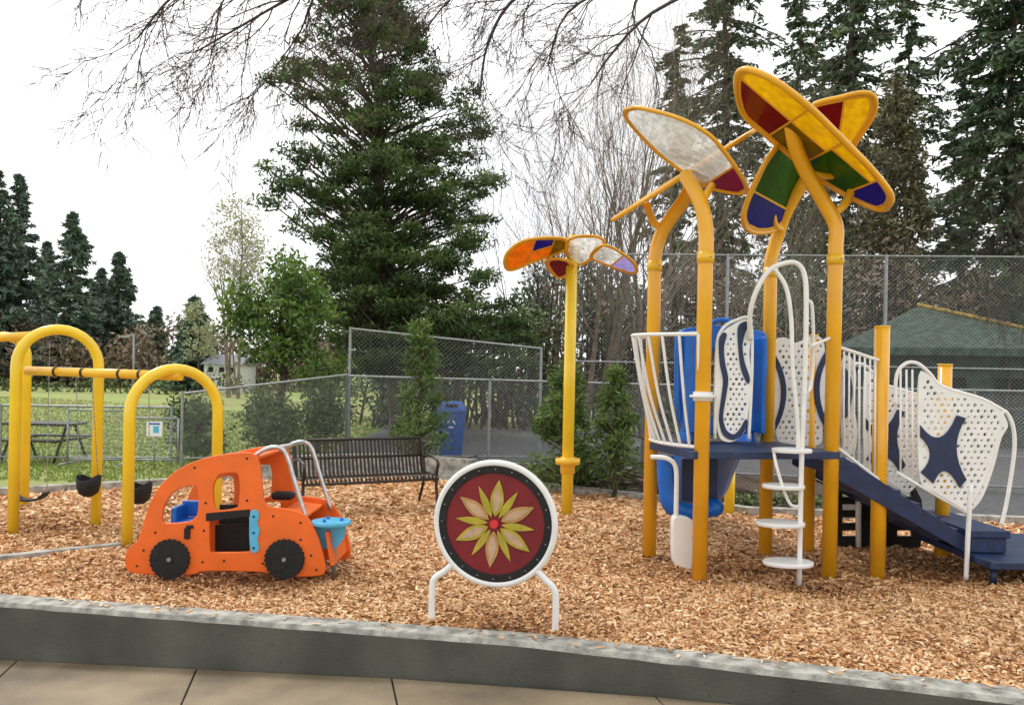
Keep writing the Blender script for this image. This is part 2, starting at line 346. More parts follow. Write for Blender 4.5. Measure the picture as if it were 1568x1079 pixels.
tube('white_pole',[W(998,700,7.8),W(1022,702,7.75),W(1036,716,7.75),W(1037,760,7.75),W(1036,800,7.75)],.022,WHT,ps)
yplate('white_lower_box',[[(1032,790),(1062,796),(1062,872),(1032,862)]],7.75,7.78,.12,WHT,ps,bev=.01,q=.1)
ld=7.42
tube('ladder_pole',[W(1225,900,ld),W(1229,700,ld),W(1233,600,ld),W(1236,480,ld),W(1234,425,ld),W(1222,404,ld),W(1200,404,ld),W(1178,416,ld),W(1160,445,ld),W(1150,480,ld+.05),W(1150,520,ld+.15)],.022,WHT,ps)
tube('ladder_inner',[W(1186,411,ld),W(1205,440,ld),W(1213,490,ld),W(1215,560,ld),W(1222,640,ld),W(1224,690,ld)],.019,WHT,ps)
tube('ladder_side',[W(1238,462,ld),W(1245,470,ld),W(1247,540,ld+.1),W(1243,590,ld+.1),W(1238,600,ld)],.015,WHT,ps)
tube('ladder_brace',[W(1243,530,ld),W(1258,524,7.6),W(1272,518,7.8)],.014,WHT,ps)
tube('ladder_arc',[W(1186,690,7.5),W(1192,720,ld),W(1210,770,ld),W(1228,775,ld)],.014,WHT,ps)
for i,(u,v,w,y) in enumerate(((1208,862,37,7.35),(1196,802,36,7.42),(1201,745,31,7.47),(1214,690,29,7.5))):
    c=W(u,v,y);r=w/F*y
    M=frame(c,(1,0,0),(0,1,0)); plate('ladder_tread_%d'%(i+1),[[(r*math.cos(t),r*.75*math.sin(t)) for t in np.linspace(0,2*math.pi,29)[:-1]]],M,.02,WHT,ps,bev=.008)
bl=[(1285,742),(1400,742),(1412,765),(1416,800),(1410,838),(1285,838)]
sl=[]
for u in(1291,1335,1375):
    for v in(752,772,792,812): sl.append([(u,v),(u+24,v),(u+24,v+10),(u,v+10)])
yplate('black_climber',[bl]+sl,9.1,9.12,.05,BLK,ps,smooth=False)
for u in(1316,1362): tube('climber_leg',[W(u,742,9.05),W(u,838,9.05)],.03,WHT if u<1330 else BLK,ps,curve=False)

# ================================================================ FLOWER SHADE (small, back)
fb=G(869,785); fs_=empty('flower_shade_post',fb)
sweep('pole',[down(fb,-.1),down(fb,zat(fb,876,372))],circ(.075,18),LEM,fs_)
tube('pole_collar',[down(fb,zat(fb,869,711)),down(fb,zat(fb,869,702))],.16,YEL,fs_,curve=False,sides=20)
tube('pole_collar_low',[down(fb,zat(fb,869,725)),down(fb,zat(fb,869,700))],.095,YEL,fs_,curve=False,sides=20)
tube('pole_cap',[down(fb,zat(fb,876,378)),down(fb,zat(fb,876,360))],.05,YEL,fs_,curve=False,sides=16)
petal('petal_left',[(774,408),(777,388),(800,370),(835,364),(868,366),(878,376),(850,390),(815,402),(785,414)],[(774,408,10.6),(878,376,10.9),(800,370,10.2)],
 [(0,.36,0,1,g_org),(.36,.68,0.5,1,g_blu),(.36,.68,0,.5,g_org),(.68,1,0,1,g_olv)],fs_,r=.018,ins=.04)
petal('petal_low',[(836,402),(850,396),(872,400),(880,412),(868,424),(852,424)],[(836,402,11.0),(880,412,11.0),(852,424,11.5)],[(0,1,0,1,g_red)],fs_,r=.016,ins=.05)
petal('petal_centre',[(868,372),(885,362),(915,362),(928,372),(912,392),(890,406),(872,398)],[(868,372,10.6),(928,372,10.6),(890,406,11.0)],[(0,1,0,1,g_pale)],fs_,r=.013,ins=.03)
petal('petal_right',[(905,394),(922,376),(945,382),(972,402),(977,417),(960,417),(930,406)],[(905,394,10.7),(977,417,10.9),(945,382,10.4)],[(0,.5,0,1,g_pale),(.5,1,0,1,g_vio)],fs_,r=.014,ins=.03)

# ================================================================ FLOWER SPINNER PANEL
fc=W(759,802,6.12); sp=empty('flower_play_panel',fc); ax=Vector((.974,-.225,0)); ay=Vector((0,0,1)); M=frame(fc,ax,ay)
def ell(r,n=64): return [(r*math.cos(2*math.pi*i/n),r*math.sin(2*math.pi*i/n)) for i in range(n)]
tube('outer_ring',[M@Vector((x,y,0)) for x,y in ell(.437)],.025,WHT,sp,closed=True,curve=False,sides=12)
plate('black_ring',[ell(.425),ell(.368)],M,.03,BLK,sp)
plate('red_disc',[ell(.367)],M,.016,RED,sp,bev=0)
for i in range(20):
    a=2*math.pi*i/20; c=M@Vector((.395*math.cos(a),.395*math.sin(a),.015)); nrm=M.to_3x3()@Vector((0,0,1))
    tube('ring_bolt_%d'%i,[c,c+nrm*.006],.005,GREY,sp,curve=False,sides=8)
TAN=glassy('petal_tan',(.60,.34,.13),.2,0); OLV=glassy('petal_ochre',(.56,.45,.06),.2,0); PNK=glassy('petal_pink',(.70,.46,.30),.2,0)
for k in range(12):
    a=math.radians(85+30*k); big=k%2==0; L=(.315 if big else .285); r0=.055; w=.047 if big else .024
    ca,sa=math.cos(a),math.sin(a)
    def pet(w,r0,L): 
        o=[]
        for t in np.linspace(0,1,13): o.append((r0+(L-r0)*t, w*math.sin(math.pi*t**.85)))
        for t in np.linspace(1,0,13)[1:-1]: o.append((r0+(L-r0)*t,-w*math.sin(math.pi*t**.85)))
        return [(x*ca-y*sa,x*sa+y*ca) for x,y in o]
    plate('petal_%d'%(k+1),[pet(w,r0,L)],M,.034,OLV if not big else (TAN if k%4 else OLV),sp,bev=.002)
    if big: plate('petal_inner_%d'%(k+1),[pet(w*.6,r0+.03,L-.04)],M,.042,PNK,sp,bev=.001)
tube('hub',[M@Vector((0,0,-.04)),M@Vector((0,0,.04))],.030,BRED,sp,curve=False,sides=20)
for nm,pts in(('leg_left',[(-.315,-.315,0),(-.37,-.37,0),(-.445,-.425,0),(-.465,-.50,0),(-.465,-.76,0)]),('leg_right',[(.315,-.315,0),(.37,-.37,0),(.435,-.43,0),(.455,-.51,0),(.455,-.76,0)])):
    tube(nm,[M@Vector(p) for p in pts],.024,WHT,sp)

# ================================================================ CAR
cd=7.3; cw=.66; car=empty('play_car_climber',Vector((W(346,880,cd).x,cd+cw/2,0))); FDX=.09
side=[(196,876),(193,852),(200,838),(214,829),(222,800),(232,770),(248,742),(275,718),(310,703),(350,695),(384,693),(396,700),(401,735),(404,777),(445,780),(468,788),(484,812),(494,845),(500,872),(494,881),(440,882),(410,874),(310,872),(300,879),(235,879)]
w1=[(248,797),(251,776),(262,756),(281,744),(304,741),(307,765),(305,790),(292,800),(254,803)]
w2=[(326,744),(336,724),(367,722),(370,745),(368,779),(328,784)]
dr=[(321,790),(384,783),(386,846),(321,847)]
def cplate(name,y,dx):
    L=[]
    for lp,q in((side,.22),(w1,.18),(w2,.15),(dr,.05)):
        a_=[W(u,v,cd) for u,v in lp]; L.append(rnd([(a.x+dx,a.z) for a in a_],q))
    plate(name,L,frame((0,y,0),(1,0,0),(0,0,1)),.03,ORG,car,bev=.006)
cplate('side_panel_near',cd,0); cplate('side_panel_far',cd+cw,FDX)
yplate('door_back_panel',[[(316,812),(392,806),(392,858),(316,858)]],cd,cd+.24,.02,BLK,car,smooth=False)
box('dark_interior',W(356,812,cd)+Vector((0,.30,0)),(.42,.05,.34),BLK,car)
yplate('door_trim',[[(318,786),(384,780),(384,790),(318,797)]],cd,cd-.02,.012,BLK,car,smooth=False)
hg=[(385,781),(396,780),(399,790),(395,800),(400,812),(395,824),(399,836),(396,845),(386,846),(384,815)]
yplate('blue_hinge',[hg],cd,cd-.025,.012,SKYB,car,q=.25)
for v in(790,815,838):
    c=W(391,v,cd); tube('hinge_bolt',[(c.x,cd-.045,c.z),(c.x,cd-.03,c.z)],.009,BLK,car,curve=False,sides=8)
for u in(263,438):
    for y,dx in((cd-.035,0),(cd+cw+.035,FDX)):
        c=W(u,855,cd); r=.165
        lp=[((r+.005*math.sin(24*t))*math.cos(t),(r+.005*math.sin(24*t))*math.sin(t)) for t in np.linspace(0,2*math.pi,193)[:-1]]
        plate('wheel',[lp],frame((c.x+dx,y,c.z),(1,0,0),(0,0,1)),.035,BLK,car)
        tube('wheel_hub',[(c.x+dx,y-.03,c.z),(c.x+dx,y+.03,c.z)],.018,GREY,car,curve=False)
def span(name,p,q,m,th=.025,y0=cd+.02,y1=cd+cw-.02):
    a=W(*p,cd);b=W(*q,cd); L=(b-a); mid=(a+b)/2; ang=math.atan2(L.z,L.x)
    box(name,(mid.x+FDX/2,(y0+y1)/2,mid.z),(L.length,y1-y0,th),m,car,rot=Matrix.Rotation(-ang,3,'Y'))
span('roof',(292,716),(392,700),ORG)
span('hood',(420,786),(462,792),ORG)
span('seat',(256,803),(304,803),BLUE,.03)
box('seat_back',W(262,792,cd)+Vector((0,.20,0)),(.05,.3,.15),BLUE,car,bevel=.02); box('seat_side',W(280,787,cd)+Vector((0,.30,0)),(.24,.03,.14),BLUE,car,bevel=.02)
span('bench_seat',(400,806),(440,806),ORG,.03)
span('front_panel',(492,815),(500,868),ORG,.03,cd+.02,cd+cw-.02)
for nm,y,dx in(('near',cd+.05,0),('far',cd+cw-.05,FDX)):
    o=Vector((dx,y-cd,0))
    tube('rail_'+nm,[W(384,702,cd)+o,W(404,689,cd)+o,W(424,686,cd)+o,W(437,698,cd)+o,W(450,740,cd)+o,W(468,798,cd)+o],.019,CHR,car)
tube('rail_cross',[W(424,686,cd)+Vector((0,.05,0)),W(424,686,cd)+Vector((FDX,cw-.05,0))],.015,CHR,car,curve=False)
tc_=W(508,800,cd+.1)
plate('front_table',[ell(.165,40)],frame(tc_,(1,0,0),(0,1,0)),.02,SKYB,car,bev=.006)
plate('front_table_skirt',[rnd([(-.14,.0),(.13,0),(.11,-.13),(.02,-.24),(-.12,-.2)])],frame(tc_+Vector((0,.02,-.012)),(1,0,0),(0,0,1)),.02,SKYB,car)
for a in range(3):
    t=a*2.1; tube('table_knob_%d'%a,[tc_+Vector((.09*math.cos(t),.09*math.sin(t),.01)),tc_+Vector((.09*math.cos(t),.09*math.sin(t),.04))],.014,BLUE,car,curve=False)
tube('table_leg',[tc_-Vector((-.02,-.05,0)),down(tc_+Vector((.02,.05,0)),-.05)],.02,GREY,car,curve=False)
box('mirror_bracket',W(289,816,cd)-Vector((0,.03,0)),(.05,.03,.10),BLK,car,bevel=.012)
box('mirror_plate',W(293,806,cd)-Vector((0,.03,0)),(.06,.03,.03),BLK,car,bevel=.01)
box('steering_hub',W(418,768,cd)+Vector((0,.35,0)),(.2,.14,.07),BLK,car,bevel=.03)
for i,(u,v) in enumerate(((222,842),(212,866),(300,716),(317,770),(314,812),(380,702),(380,766),(312,860),(420,790),(462,800),(478,850),(486,872),(240,815),(404,862),(345,858),(462,826))):
    c=W(u,v,cd); tube('bolt_%d'%i,[(c.x,cd-.026,c.z),(c.x,cd-.012,c.z)],.010,BLK,car,curve=False,sides=8)

# ================================================================ SWINGS
sw=empty('swing_set',G(100,810))
def arch(nm,b1,b2,zt,r=.057,m=LEM):
    b1=Vector(b1);b2=Vector(b2);c=(b1+b2)/2;h=(b2-b1)/2;R=h.length
    pts=[down(b1,-.1),down(b1,zt-R)]
    for k in range(1,16):
        t=math.pi*k/16; pts.append(Vector((c.x-h.x*math.cos(t),c.y-h.y*math.cos(t),zt-R+R*math.sin(t))))
    pts+=[down(b2,zt-R),down(b2,-.1)]
    sweep(nm,pts,circ(r,16),m,sw)
a1=G(20,810);a2=G(147,800);b1=G(195,832);b2=W(331,800,9.15);b2.z=0
a1.z=a2.z=0
arch('arch_tall',a1,a2,2.17); arch('arch_low',b1,b2,1.76)
c1=a1+Vector((-1.15,1.2,0));c2=a2+Vector((-1.45,1.1,0)); arch('arch_rear',c1,c2,2.12)
bm=(b1+b2)/2;am=(a1+a2)/2;cm=(c1+c2)/2
beamA=Vector((bm.x+.05,bm.y,1.69));beamB=Vector((a1.x+.03,a1.y+.15,1.71))
tube('beam_low',[beamA,beamB],.05,YEL,sw,curve=False)
tube('beam_high',[Vector((am.x-.25,am.y,2.10)),Vector((cm.x-.3,cm.y,2.08)),Vector((cm.x-3,cm.y+1,2.06))],.05,YEL,sw,curve=False)
for t in(.25,.38,.62,.8):
    p=beamA.lerp(beamB,t); tube('hanger_clamp',[p+(beamB-beamA).normalized()*-.014,p+(beamB-beamA).normalized()*.014],.056,DGREY,sw,curve=False)
def chain(p,q,nm):
    p=Vector(p);q=Vector(q); L=(q-p).length;n=int(L/.035);vs=[]
    for i in range(n):
        c=p.lerp(q,(i+.5)/n); t=(q-p).normalized(); s=Vector((1,0,0)) if i%2 else Vector((0,1,0))
        box_=[c+t*.02,c+s*.008,c-t*.02,c-s*.008]; vs+=box_
        vs+= [v+ (Vector((0,.004,0)) if i%2 else Vector((.004,0,0))) for v in box_]
    fs=[]
    for i in range(n):
        o=i*8; fs+=[(o,o+1,o+2,o+3),(o+4,o+5,o+6,o+7)]+[(o+k,o+(k+1)%4,o+4+(k+1)%4,o+4+k) for k in range(4)]
    meshob(nm,vs,fs,GREY,sw)
def bucket(c,nm):
    c=Vector(c); vs=[];fs=[]
    for j,(z,r) in enumerate(((.11,.14),(.10,.155),(0,.145),(-.06,.12),(-.1,.06),(-.08,.05),(-.04,.10),(.02,.125),(.11,.13))):
        for i in range(16):
            t=2*math.pi*i/16; vs.append(c+Vector((r*math.cos(t)*.8,r*math.sin(t),z+(.03*math.cos(2*t) if j<3 or j==8 else 0))))
    for j in range(8):
        for i in range(16): fs.append((j*16+i,j*16+(i+1)%16,(j+1)*16+(i+1)%16,(j+1)*16+i))
    meshob(nm,vs,fs,BLK,sw,smooth=True)
for i,(u,v,d) in enumerate(((136,746,9.3),(214,757,9.0))):
    c=W(u,v,d); bucket(c,'bucket_seat_%d'%i)
    t=max(0,min(1,(c.x-beamA.x)/(beamB.x-beamA.x))); bp=beamA.lerp(beamB,t)
    for k,s in enumerate((-1,1)):
        chain(bp+Vector((s*.10,-s*.03,0)),c+Vector((s*.10,0,.1)),'chain_%d_%d'%(i,k))
c=W(45,762,9.8); 
sweep('belt_seat',catmull([c+Vector((-.2,0,.06)),c+Vector((-.1,0,-.02)),c+Vector((.1,0,-.02)),c+Vector((.2,0,.06))],4),[(-.07,-.01),(.07,-.01),(.07,.01),(-.07,.01)],BLK,sw,up=(0,0,1),smooth=False)
for s in(-1,1): chain(Vector((c.x+s*.2,c.y,2.05)),c+Vector((s*.2,0,.06)),'belt_chain_%d'%s)

# ================================================================ BENCH
bo=W(560,775,11.0); bo.z=0; be=empty('park_bench',bo); yaw=math.radians(28)
R=Matrix.Rotation(yaw,4,'Z'); MB=Matrix.Translation(bo)@R
def bp_(x,y,z): return MB@Vector((x,y,z))
L=.88
for s in(-1,1):
    tube('end_frame_%d'%s,[bp_(s*L,-.32,0),bp_(s*L,-.27,.25),bp_(s*L,-.26,.42),bp_(s*L,-.3,.6),bp_(s*L,-.05,.66),bp_(s*L,.2,.62)],.02,DGREY,be)
    tube('back_leg_%d'%s,[bp_(s*L,.34,0),bp_(s*L,.2,.25),bp_(s*L,.16,.45),bp_(s*L,.3,.86)],.02,DGREY,be)
    tube('seat_rail_%d'%s,[bp_(s*L,-.28,.43),bp_(s*L,.16,.41)],.02,DGREY,be,curve=False)
for i in range(33):
    x=-L+.03+i*(2*L-.06)/32
    P=catmull([bp_(x,-.34,.38),bp_(x,-.30,.44),bp_(x,-.05,.42),bp_(x,.15,.42),bp_(x,.2,.5),bp_(x,.31,.86)],4)
    sweep('strap_%d'%(i+1),P,[(-.016,-.003),(.016,-.003),(.016,.003),(-.016,.003)],DGREY,be,up=(R@Vector((0,-.7,.7))),smooth=False)
for y,z in((-.34,.38),(.31,.87),(.15,.40),(.245,.64)): tube('cross_bar',[bp_(-L,y,z),bp_(L,y,z)],.018,DGREY,be,curve=False)

# ================================================================ numpy mesh builder
def quadmesh(name,chunks,mats,parent=None):
    V=np.concatenate([c[0].reshape(-1,3) for c in chunks]).astype(np.float32); nf=len(V)//4
    me=bpy.data.meshes.new(name); me.vertices.add(len(V)); me.vertices.foreach_set('co',V.ravel())
    me.loops.add(nf*4); me.loops.foreach_set('vertex_index',np.arange(nf*4,dtype=np.int32))
    me.polygons.add(nf); me.polygons.foreach_set('loop_start',np.arange(0,nf*4,4,dtype=np.int32))
    me.polygons.foreach_set('material_index',np.concatenate([np.full(len(c[0]),c[1],np.int32) for c in chunks]))
    a=me.attributes.new('tone','FLOAT','FACE'); a.data.foreach_set('value',np.concatenate([c[2] for c in chunks]).astype(np.float32))
    for m in mats: me.materials.append(m)
    me.update(calc_edges=True)
    return link(bpy.data.objects.new(name,me),parent)
def segq(segs,sides=4):
    s=np.array(segs,float); p0=s[:,0:3];p1=s[:,3:6];r0=s[:,6:7];r1=s[:,7:8]
    t=p1-p0; t/=np.linalg.norm(t,axis=1,keepdims=True)+1e-9
    a=np.where(np.abs(t[:,2:3])<.9,np.array([[0,0,1.]]),np.array([[1.,0,0]])); n=np.cross(t,a); n/=np.linalg.norm(n,axis=1,keepdims=True); b=np.cross(t,n)
    q=[]
    for k in range(sides):
        c0,s0=math.cos(2*math.pi*k/sides),math.sin(2*math.pi*k/sides); c1,s1=math.cos(2*math.pi*(k+1)/sides),math.sin(2*math.pi*(k+1)/sides)
        d0=n*c0+b*s0;d1=n*c1+b*s1
        q.append(np.stack([p0+d0*r0,p0+d1*r0,p1+d1*r1,p1+d0*r1],1))
    q=np.concatenate(q); return q,np.full(len(q),.5)
def leafq(C,rng,L,Wd,axis=None,ax_w=0.):
    n=len(C); a=rng.normal(size=(n,3))
    if axis is not None: a=a*(1-ax_w)+axis*ax_w*1.6
    a/=np.linalg.norm(a,axis=1,keepdims=True)+1e-9
    b=np.cross(a,rng.normal(size=(n,3))); b/=np.linalg.norm(b,axis=1,keepdims=True)+1e-9
    l=(L*rng.uniform(.6,1.3,(n,1)))/2; w=(Wd*rng.uniform(.7,1.3,(n,1)))/2
    return np.stack([C-a*l,C+b*w,C+a*l,C-b*w],1)
# ================================================================ GROUND
def gz(x,y):
    x=np.asarray(x,float);y=np.asarray(y,float)
    wy=np.where(x<.04,5.64-.176*(x-.04),5.64-.286*(x-.04))
    z=np.where(y<wy+.1,-.75,-.10)
    mound=.55*np.exp(-(((x+20)/7)**2+((y-36)/6)**2))
    return z+mound
def grid(name,xs,ys,zf,m):
    Xg,Yg=np.meshgrid(xs,ys); Z=zf(Xg,Yg); nx=len(xs);ny=len(ys)
    vs=np.stack([Xg,Yg,Z],-1).reshape(-1,3); fs=[]
    for j in range(ny-1):
        for i in range(nx-1): fs.append((j*nx+i,j*nx+i+1,(j+1)*nx+i+1,(j+1)*nx+i))
    return meshob(name,vs,fs,m,smooth=True)
GR=mat('grass',(.22,.29,.06),.9,var=.3,scale=.35,bump=.6,bscale=30,col2=(.25,.24,.08))
xs=np.concatenate([np.linspace(-900,-80,12),np.linspace(-70,-12,60),np.linspace(-11,11,60),np.linspace(12,70,30),np.linspace(80,900,12)])
ys=np.concatenate([np.linspace(-60,0,8),np.linspace(.5,9,45),np.linspace(9.5,80,90),np.linspace(90,1500,16)])
grid('ground',xs,ys,gz,GR)
GB=leafmat('grass_blades',(.14,.19,.035),(.22,.29,.06),(.31,.35,.10),.3)
rng=np.random.default_rng(31); n=32000
y=rng.uniform(13.5,34,n); x=-rng.uniform(.05,.66,n)*y; kk=~((x>-5.6)&(y<14.8)); x=x[kk];y=y[kk]
Cg=np.stack([x,y,gz(x,y)+.02],1); axg=np.zeros_like(Cg);axg[:,2]=1
quadmesh('grass_tufts',[(leafq(Cg,rng,.07,.04,axg,.6),0,np.clip(rng.normal(.5,.16,len(x)),0,1))],[GB])
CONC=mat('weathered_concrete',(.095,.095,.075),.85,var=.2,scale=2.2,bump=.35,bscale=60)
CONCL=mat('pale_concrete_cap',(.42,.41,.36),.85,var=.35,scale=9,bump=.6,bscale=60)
SIDE=mat('sidewalk_concrete',(.27,.21,.13),.6,var=.3,scale=1.6,bump=.35,bscale=90)
JOINT=mat('joint_dark',(.03,.025,.02),.9)
ASPH=mat('asphalt',(.09,.09,.09),.8,var=.2,scale=10,bump=.4,bscale=80)
MULCH=mat('mulch',(.09,.055,.035),.95,var=.5,scale=20,bump=1,bscale=40)
def speck(m,sc_=55,th=.09,dark=.45):
    nt=m.node_tree; b=nt.nodes['Principled BSDF']; src=b.inputs['Base Color'].links[0].from_socket
    tc=nt.nodes.new('ShaderNodeTexCoord'); v=nt.nodes.new('ShaderNodeTexVoronoi'); v.inputs['Scale'].default_value=sc_; nt.links.new(tc.outputs['Object'],v.inputs['Vector'])
    r=nt.nodes.new('ShaderNodeValToRGB'); r.color_ramp.elements[0].position=th;r.color_ramp.elements[1].position=th+.06; r.color_ramp.elements[0].color=(dark,dark,dark,1)
    nt.links.new(v.outputs['Distance'],r.inputs['Fac']); mx=nt.nodes.new('ShaderNodeMix'); mx.data_type='RGBA'; mx.blend_type='MULTIPLY'; mx.inputs['Factor'].default_value=1
    nt.links.new(src,mx.inputs['A']); nt.links.new(r.outputs['Color'],mx.inputs['B']); nt.links.new(mx.outputs['Result'],b.inputs['Base Color'])
speck(CONC,11,.04,.4); speck(SIDE,60,.12,.75)
def wy(x): return 5.64-.176*(x-.04) if x<.04 else 5.64-.286*(x-.04)-.004*(x-.04)**2
rw=empty('concrete_retaining_wall',(0,5.6,0))
wx=list(np.linspace(-11,9,121)); rng=np.random.default_rng(5)
pts=[Vector((x,wy(x)+rng.normal(0,.0015),rng.normal(0,.0015))) for x in wx]
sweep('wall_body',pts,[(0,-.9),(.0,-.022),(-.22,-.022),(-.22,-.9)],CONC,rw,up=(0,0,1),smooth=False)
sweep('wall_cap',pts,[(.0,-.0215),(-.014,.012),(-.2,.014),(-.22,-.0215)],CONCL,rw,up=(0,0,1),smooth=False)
sl_=empty('sidewalk',(0,4,-.3))
def swz(x,y): return -.27+.037*x
def sq(name,x0,x1,o0,o1,m,dz):
    P=[(x0+.22*o0,wy(x0)-o0),(x1+.22*o0,wy(x1)-o0),(x1+.22*o1,wy(x1)-o1),(x0+.22*o1,wy(x0)-o1)]
    P=P[::-1]
    return prism(name,P,[swz(*p)-.1+dz for p in P],[swz(*p)+dz for p in P],m,sl_,bevel=.006 if dz==0 else 0)
jx=[-10.6,-8.9,-7.2,-5.45,-3.62,-2.2,-.78,.95,2.6,4.3,6.0,7.7]
for i in range(len(jx)-1):
    for j in range(3):
        sq('slab_%d_%d'%(i,j),jx[i]+.006,jx[i+1]-.006,.01+j*1.6,1.6+j*1.6-.008,SIDE,0)
sq('joint_bed',-10.6,7.7,.0,5.0,JOINT,-.012)
back=[(-11,9.6),(-7.5,11.2),(-5.6,12.6),(-3.2,14.2),(-2.2,14.6),(0,13.6),(2.2,12.1),(3.2,11.2),(9,10.6)]
def by(x): return float(np.interp(x,[b[0] for b in back],[b[1] for b in back]))
byv=lambda x:np.interp(x,[b[0] for b in back],[b[1] for b in back])
spots=[(-.05,5.95,.6,.4),(A.x+.7,8.1,1.2,.7),(B.x-.3,7.3,.5,.3),(4.1,8.0,.8,.5),(-2.4,7.3,1.1,.4),(-5,9.3,.5,.4)]
def wear(x,y):
    w=np.zeros_like(x)
    for a,b,sx,sy in spots: w=np.maximum(w,np.exp(-(((x-a)/sx)**2+((y-b)/sy)**2)))
    return w
def bumps(x,y):
    return .014*np.sin(2.1*x+1.3*y)+.012*np.sin(3.7*x-2.9*y+1)+.009*np.sin(7.1*x+5.3*y)+.008*np.sin(11*x-9*y)
def chz(x,y): return -.022+bumps(x,y)*.9-.035*wear(x,y)
nx,ny=170,110; vs=[];fs=[]
for j in range(ny+1):
    for i in range(nx+1):
        x=-10.5+19*i/nx; y0=wy(x)+.215; y1=by(x); y=y0+(y1-y0)*j/ny; vs.append((x,y,float(chz(np.array(x),np.array(y)))))
for j in range(ny):
    for i in range(nx): a=j*(nx+1)+i; fs.append((a,a+1,a+nx+2,a+nx+1))
CHB=bpy.data.materials.new('wood_chip_bed'); CHB.use_nodes=True; nt=CHB.node_tree; b=nt.nodes['Principled BSDF']; b.inputs['Roughness'].default_value=.85
tcn=nt.nodes.new('ShaderNodeTexCoord'); vo=nt.nodes.new('ShaderNodeTexVoronoi'); vo.inputs['Scale'].default_value=34; nt.links.new(tcn.outputs['Object'],vo.inputs['Vector'])
rp=nt.nodes.new('ShaderNodeValToRGB'); e=rp.color_ramp.elements; e[0].color=(.22,.09,.03,1);e[1].color=(.75,.46,.23,1); x_=e.new(.5);x_.color=(.52,.26,.10,1)
sx_=nt.nodes.new('ShaderNodeSeparateColor'); nt.links.new(vo.outputs['Color'],sx_.inputs[0]); nt.links.new(sx_.outputs[0],rp.inputs['Fac']); nt.links.new(rp.outputs['Color'],b.inputs['Base Color'])
bpn=nt.nodes.new('ShaderNodeBump'); bpn.inputs['Strength'].default_value=.8; bpn.inputs['Distance'].default_value=.02; nt.links.new(vo.outputs['Distance'],bpn.inputs['Height']); nt.links.new(bpn.outputs['Normal'],b.inputs['Normal'])
meshob('wood_chip_surface',vs,fs,CHB,smooth=True)
CHIP=leafmat('wood_chips',(.15,.055,.02),(.64,.345,.14),(.90,.70,.45),trans=0,rough=.7)
rng=np.random.default_rng(7)
def chips(n,ylo,yhi,sc_,cap=False):
    y=rng.uniform(ylo,yhi,n); x=rng.uniform(-1,1,n)*(y*.66+.5)
    wyv=np.where(x<.04,5.64-.176*(x-.04),5.64-.286*(x-.04)-.004*(x-.04)**2)
    k=((y>wyv+.03)&(y<wyv+.21)) if cap else ((y>wyv+.20)&(y<byv(x)-.03)); x=x[k];y=y[k]; n=len(x)
    C=np.stack([x,y,(np.full(n,.02) if cap else chz(x,y))+rng.uniform(.001,.004 if cap else .018,n)],1)
    a=rng.normal(size=(n,3))*[1,1,.05 if cap else .28]; a/=np.linalg.norm(a,axis=1,keepdims=True); b=np.cross(a,rng.normal(size=(n,3))*([.1,.1,1] if cap else [.4,.4,1])); b/=np.linalg.norm(b,axis=1,keepdims=True)
    l=sc_*rng.uniform(.012,.038,(n,1)); w=sc_*rng.uniform(.004,.012,(n,1))
    q=np.stack([C-a*l-b*w,C-a*l*.8+b*w,C+a*l+b*w*.8,C+a*l*.9-b*w],1)
    t=np.clip(rng.beta(2.0,1.5,n)*.95+.05-.40*wear(x,y),0,1)
    return q,0,t
quadmesh('wood_chips',[chips(85000,4.5,7.5,1.),chips(60000,7.0,10,1.15),chips(40000,9.5,14.5,1.6),chips(1600,4.3,7,1.,True)],[CHIP])
cb=empty('playground_curb',(0,13,0))
sweep('curb_back',[Vector((x,y+.08,0)) for x,y in back],[(-.08,-.2),(-.08,.07),(.08,.07),(.08,-.2)],CONCL,cb,up=(0,0,1),smooth=False)
sweep('seat_wall',[Vector(p) for p in((-4.2,13.75,0),(-3.25,14.45,0),(-2.1,14.9,0),(-.6,14.15,0))],[(-.1,-.2),(-.1,.33),(.1,.33),(.1,-.2)],CONCL,cb,up=(0,0,1),smooth=False)
p0=G(-60,862);p1=G(185,836); sweep('inner_border',[Vector((p0.x,p0.y,0)),Vector((p1.x,p1.y,0))],[(-.05,-.1),(-.05,.03),(.05,.03),(.05,-.1)],CONCL,cb,up=(0,0,1),smooth=False)
meshob('planting_bed_soil',[(-2.2,14.7,-.03),(0,13.7,-.03),(2.2,12.2,-.03),(3.2,11.3,-.03),(5,11.2,-.03),(5.5,15.5,-.03),(3,17,-.03),(-3.6,17,-.03)],[(0,1,2,3,4,5,6,7)],MULCH)
meshob('asphalt_path',[(-4,17.2,-.05),(3,17.0,-.05),(5.6,15.5,-.05),(5.2,10.9,-.05),(14,10.9,-.05),(25,30,-.05),(-4,27,-.05)],[tuple(range(7))],ASPH)

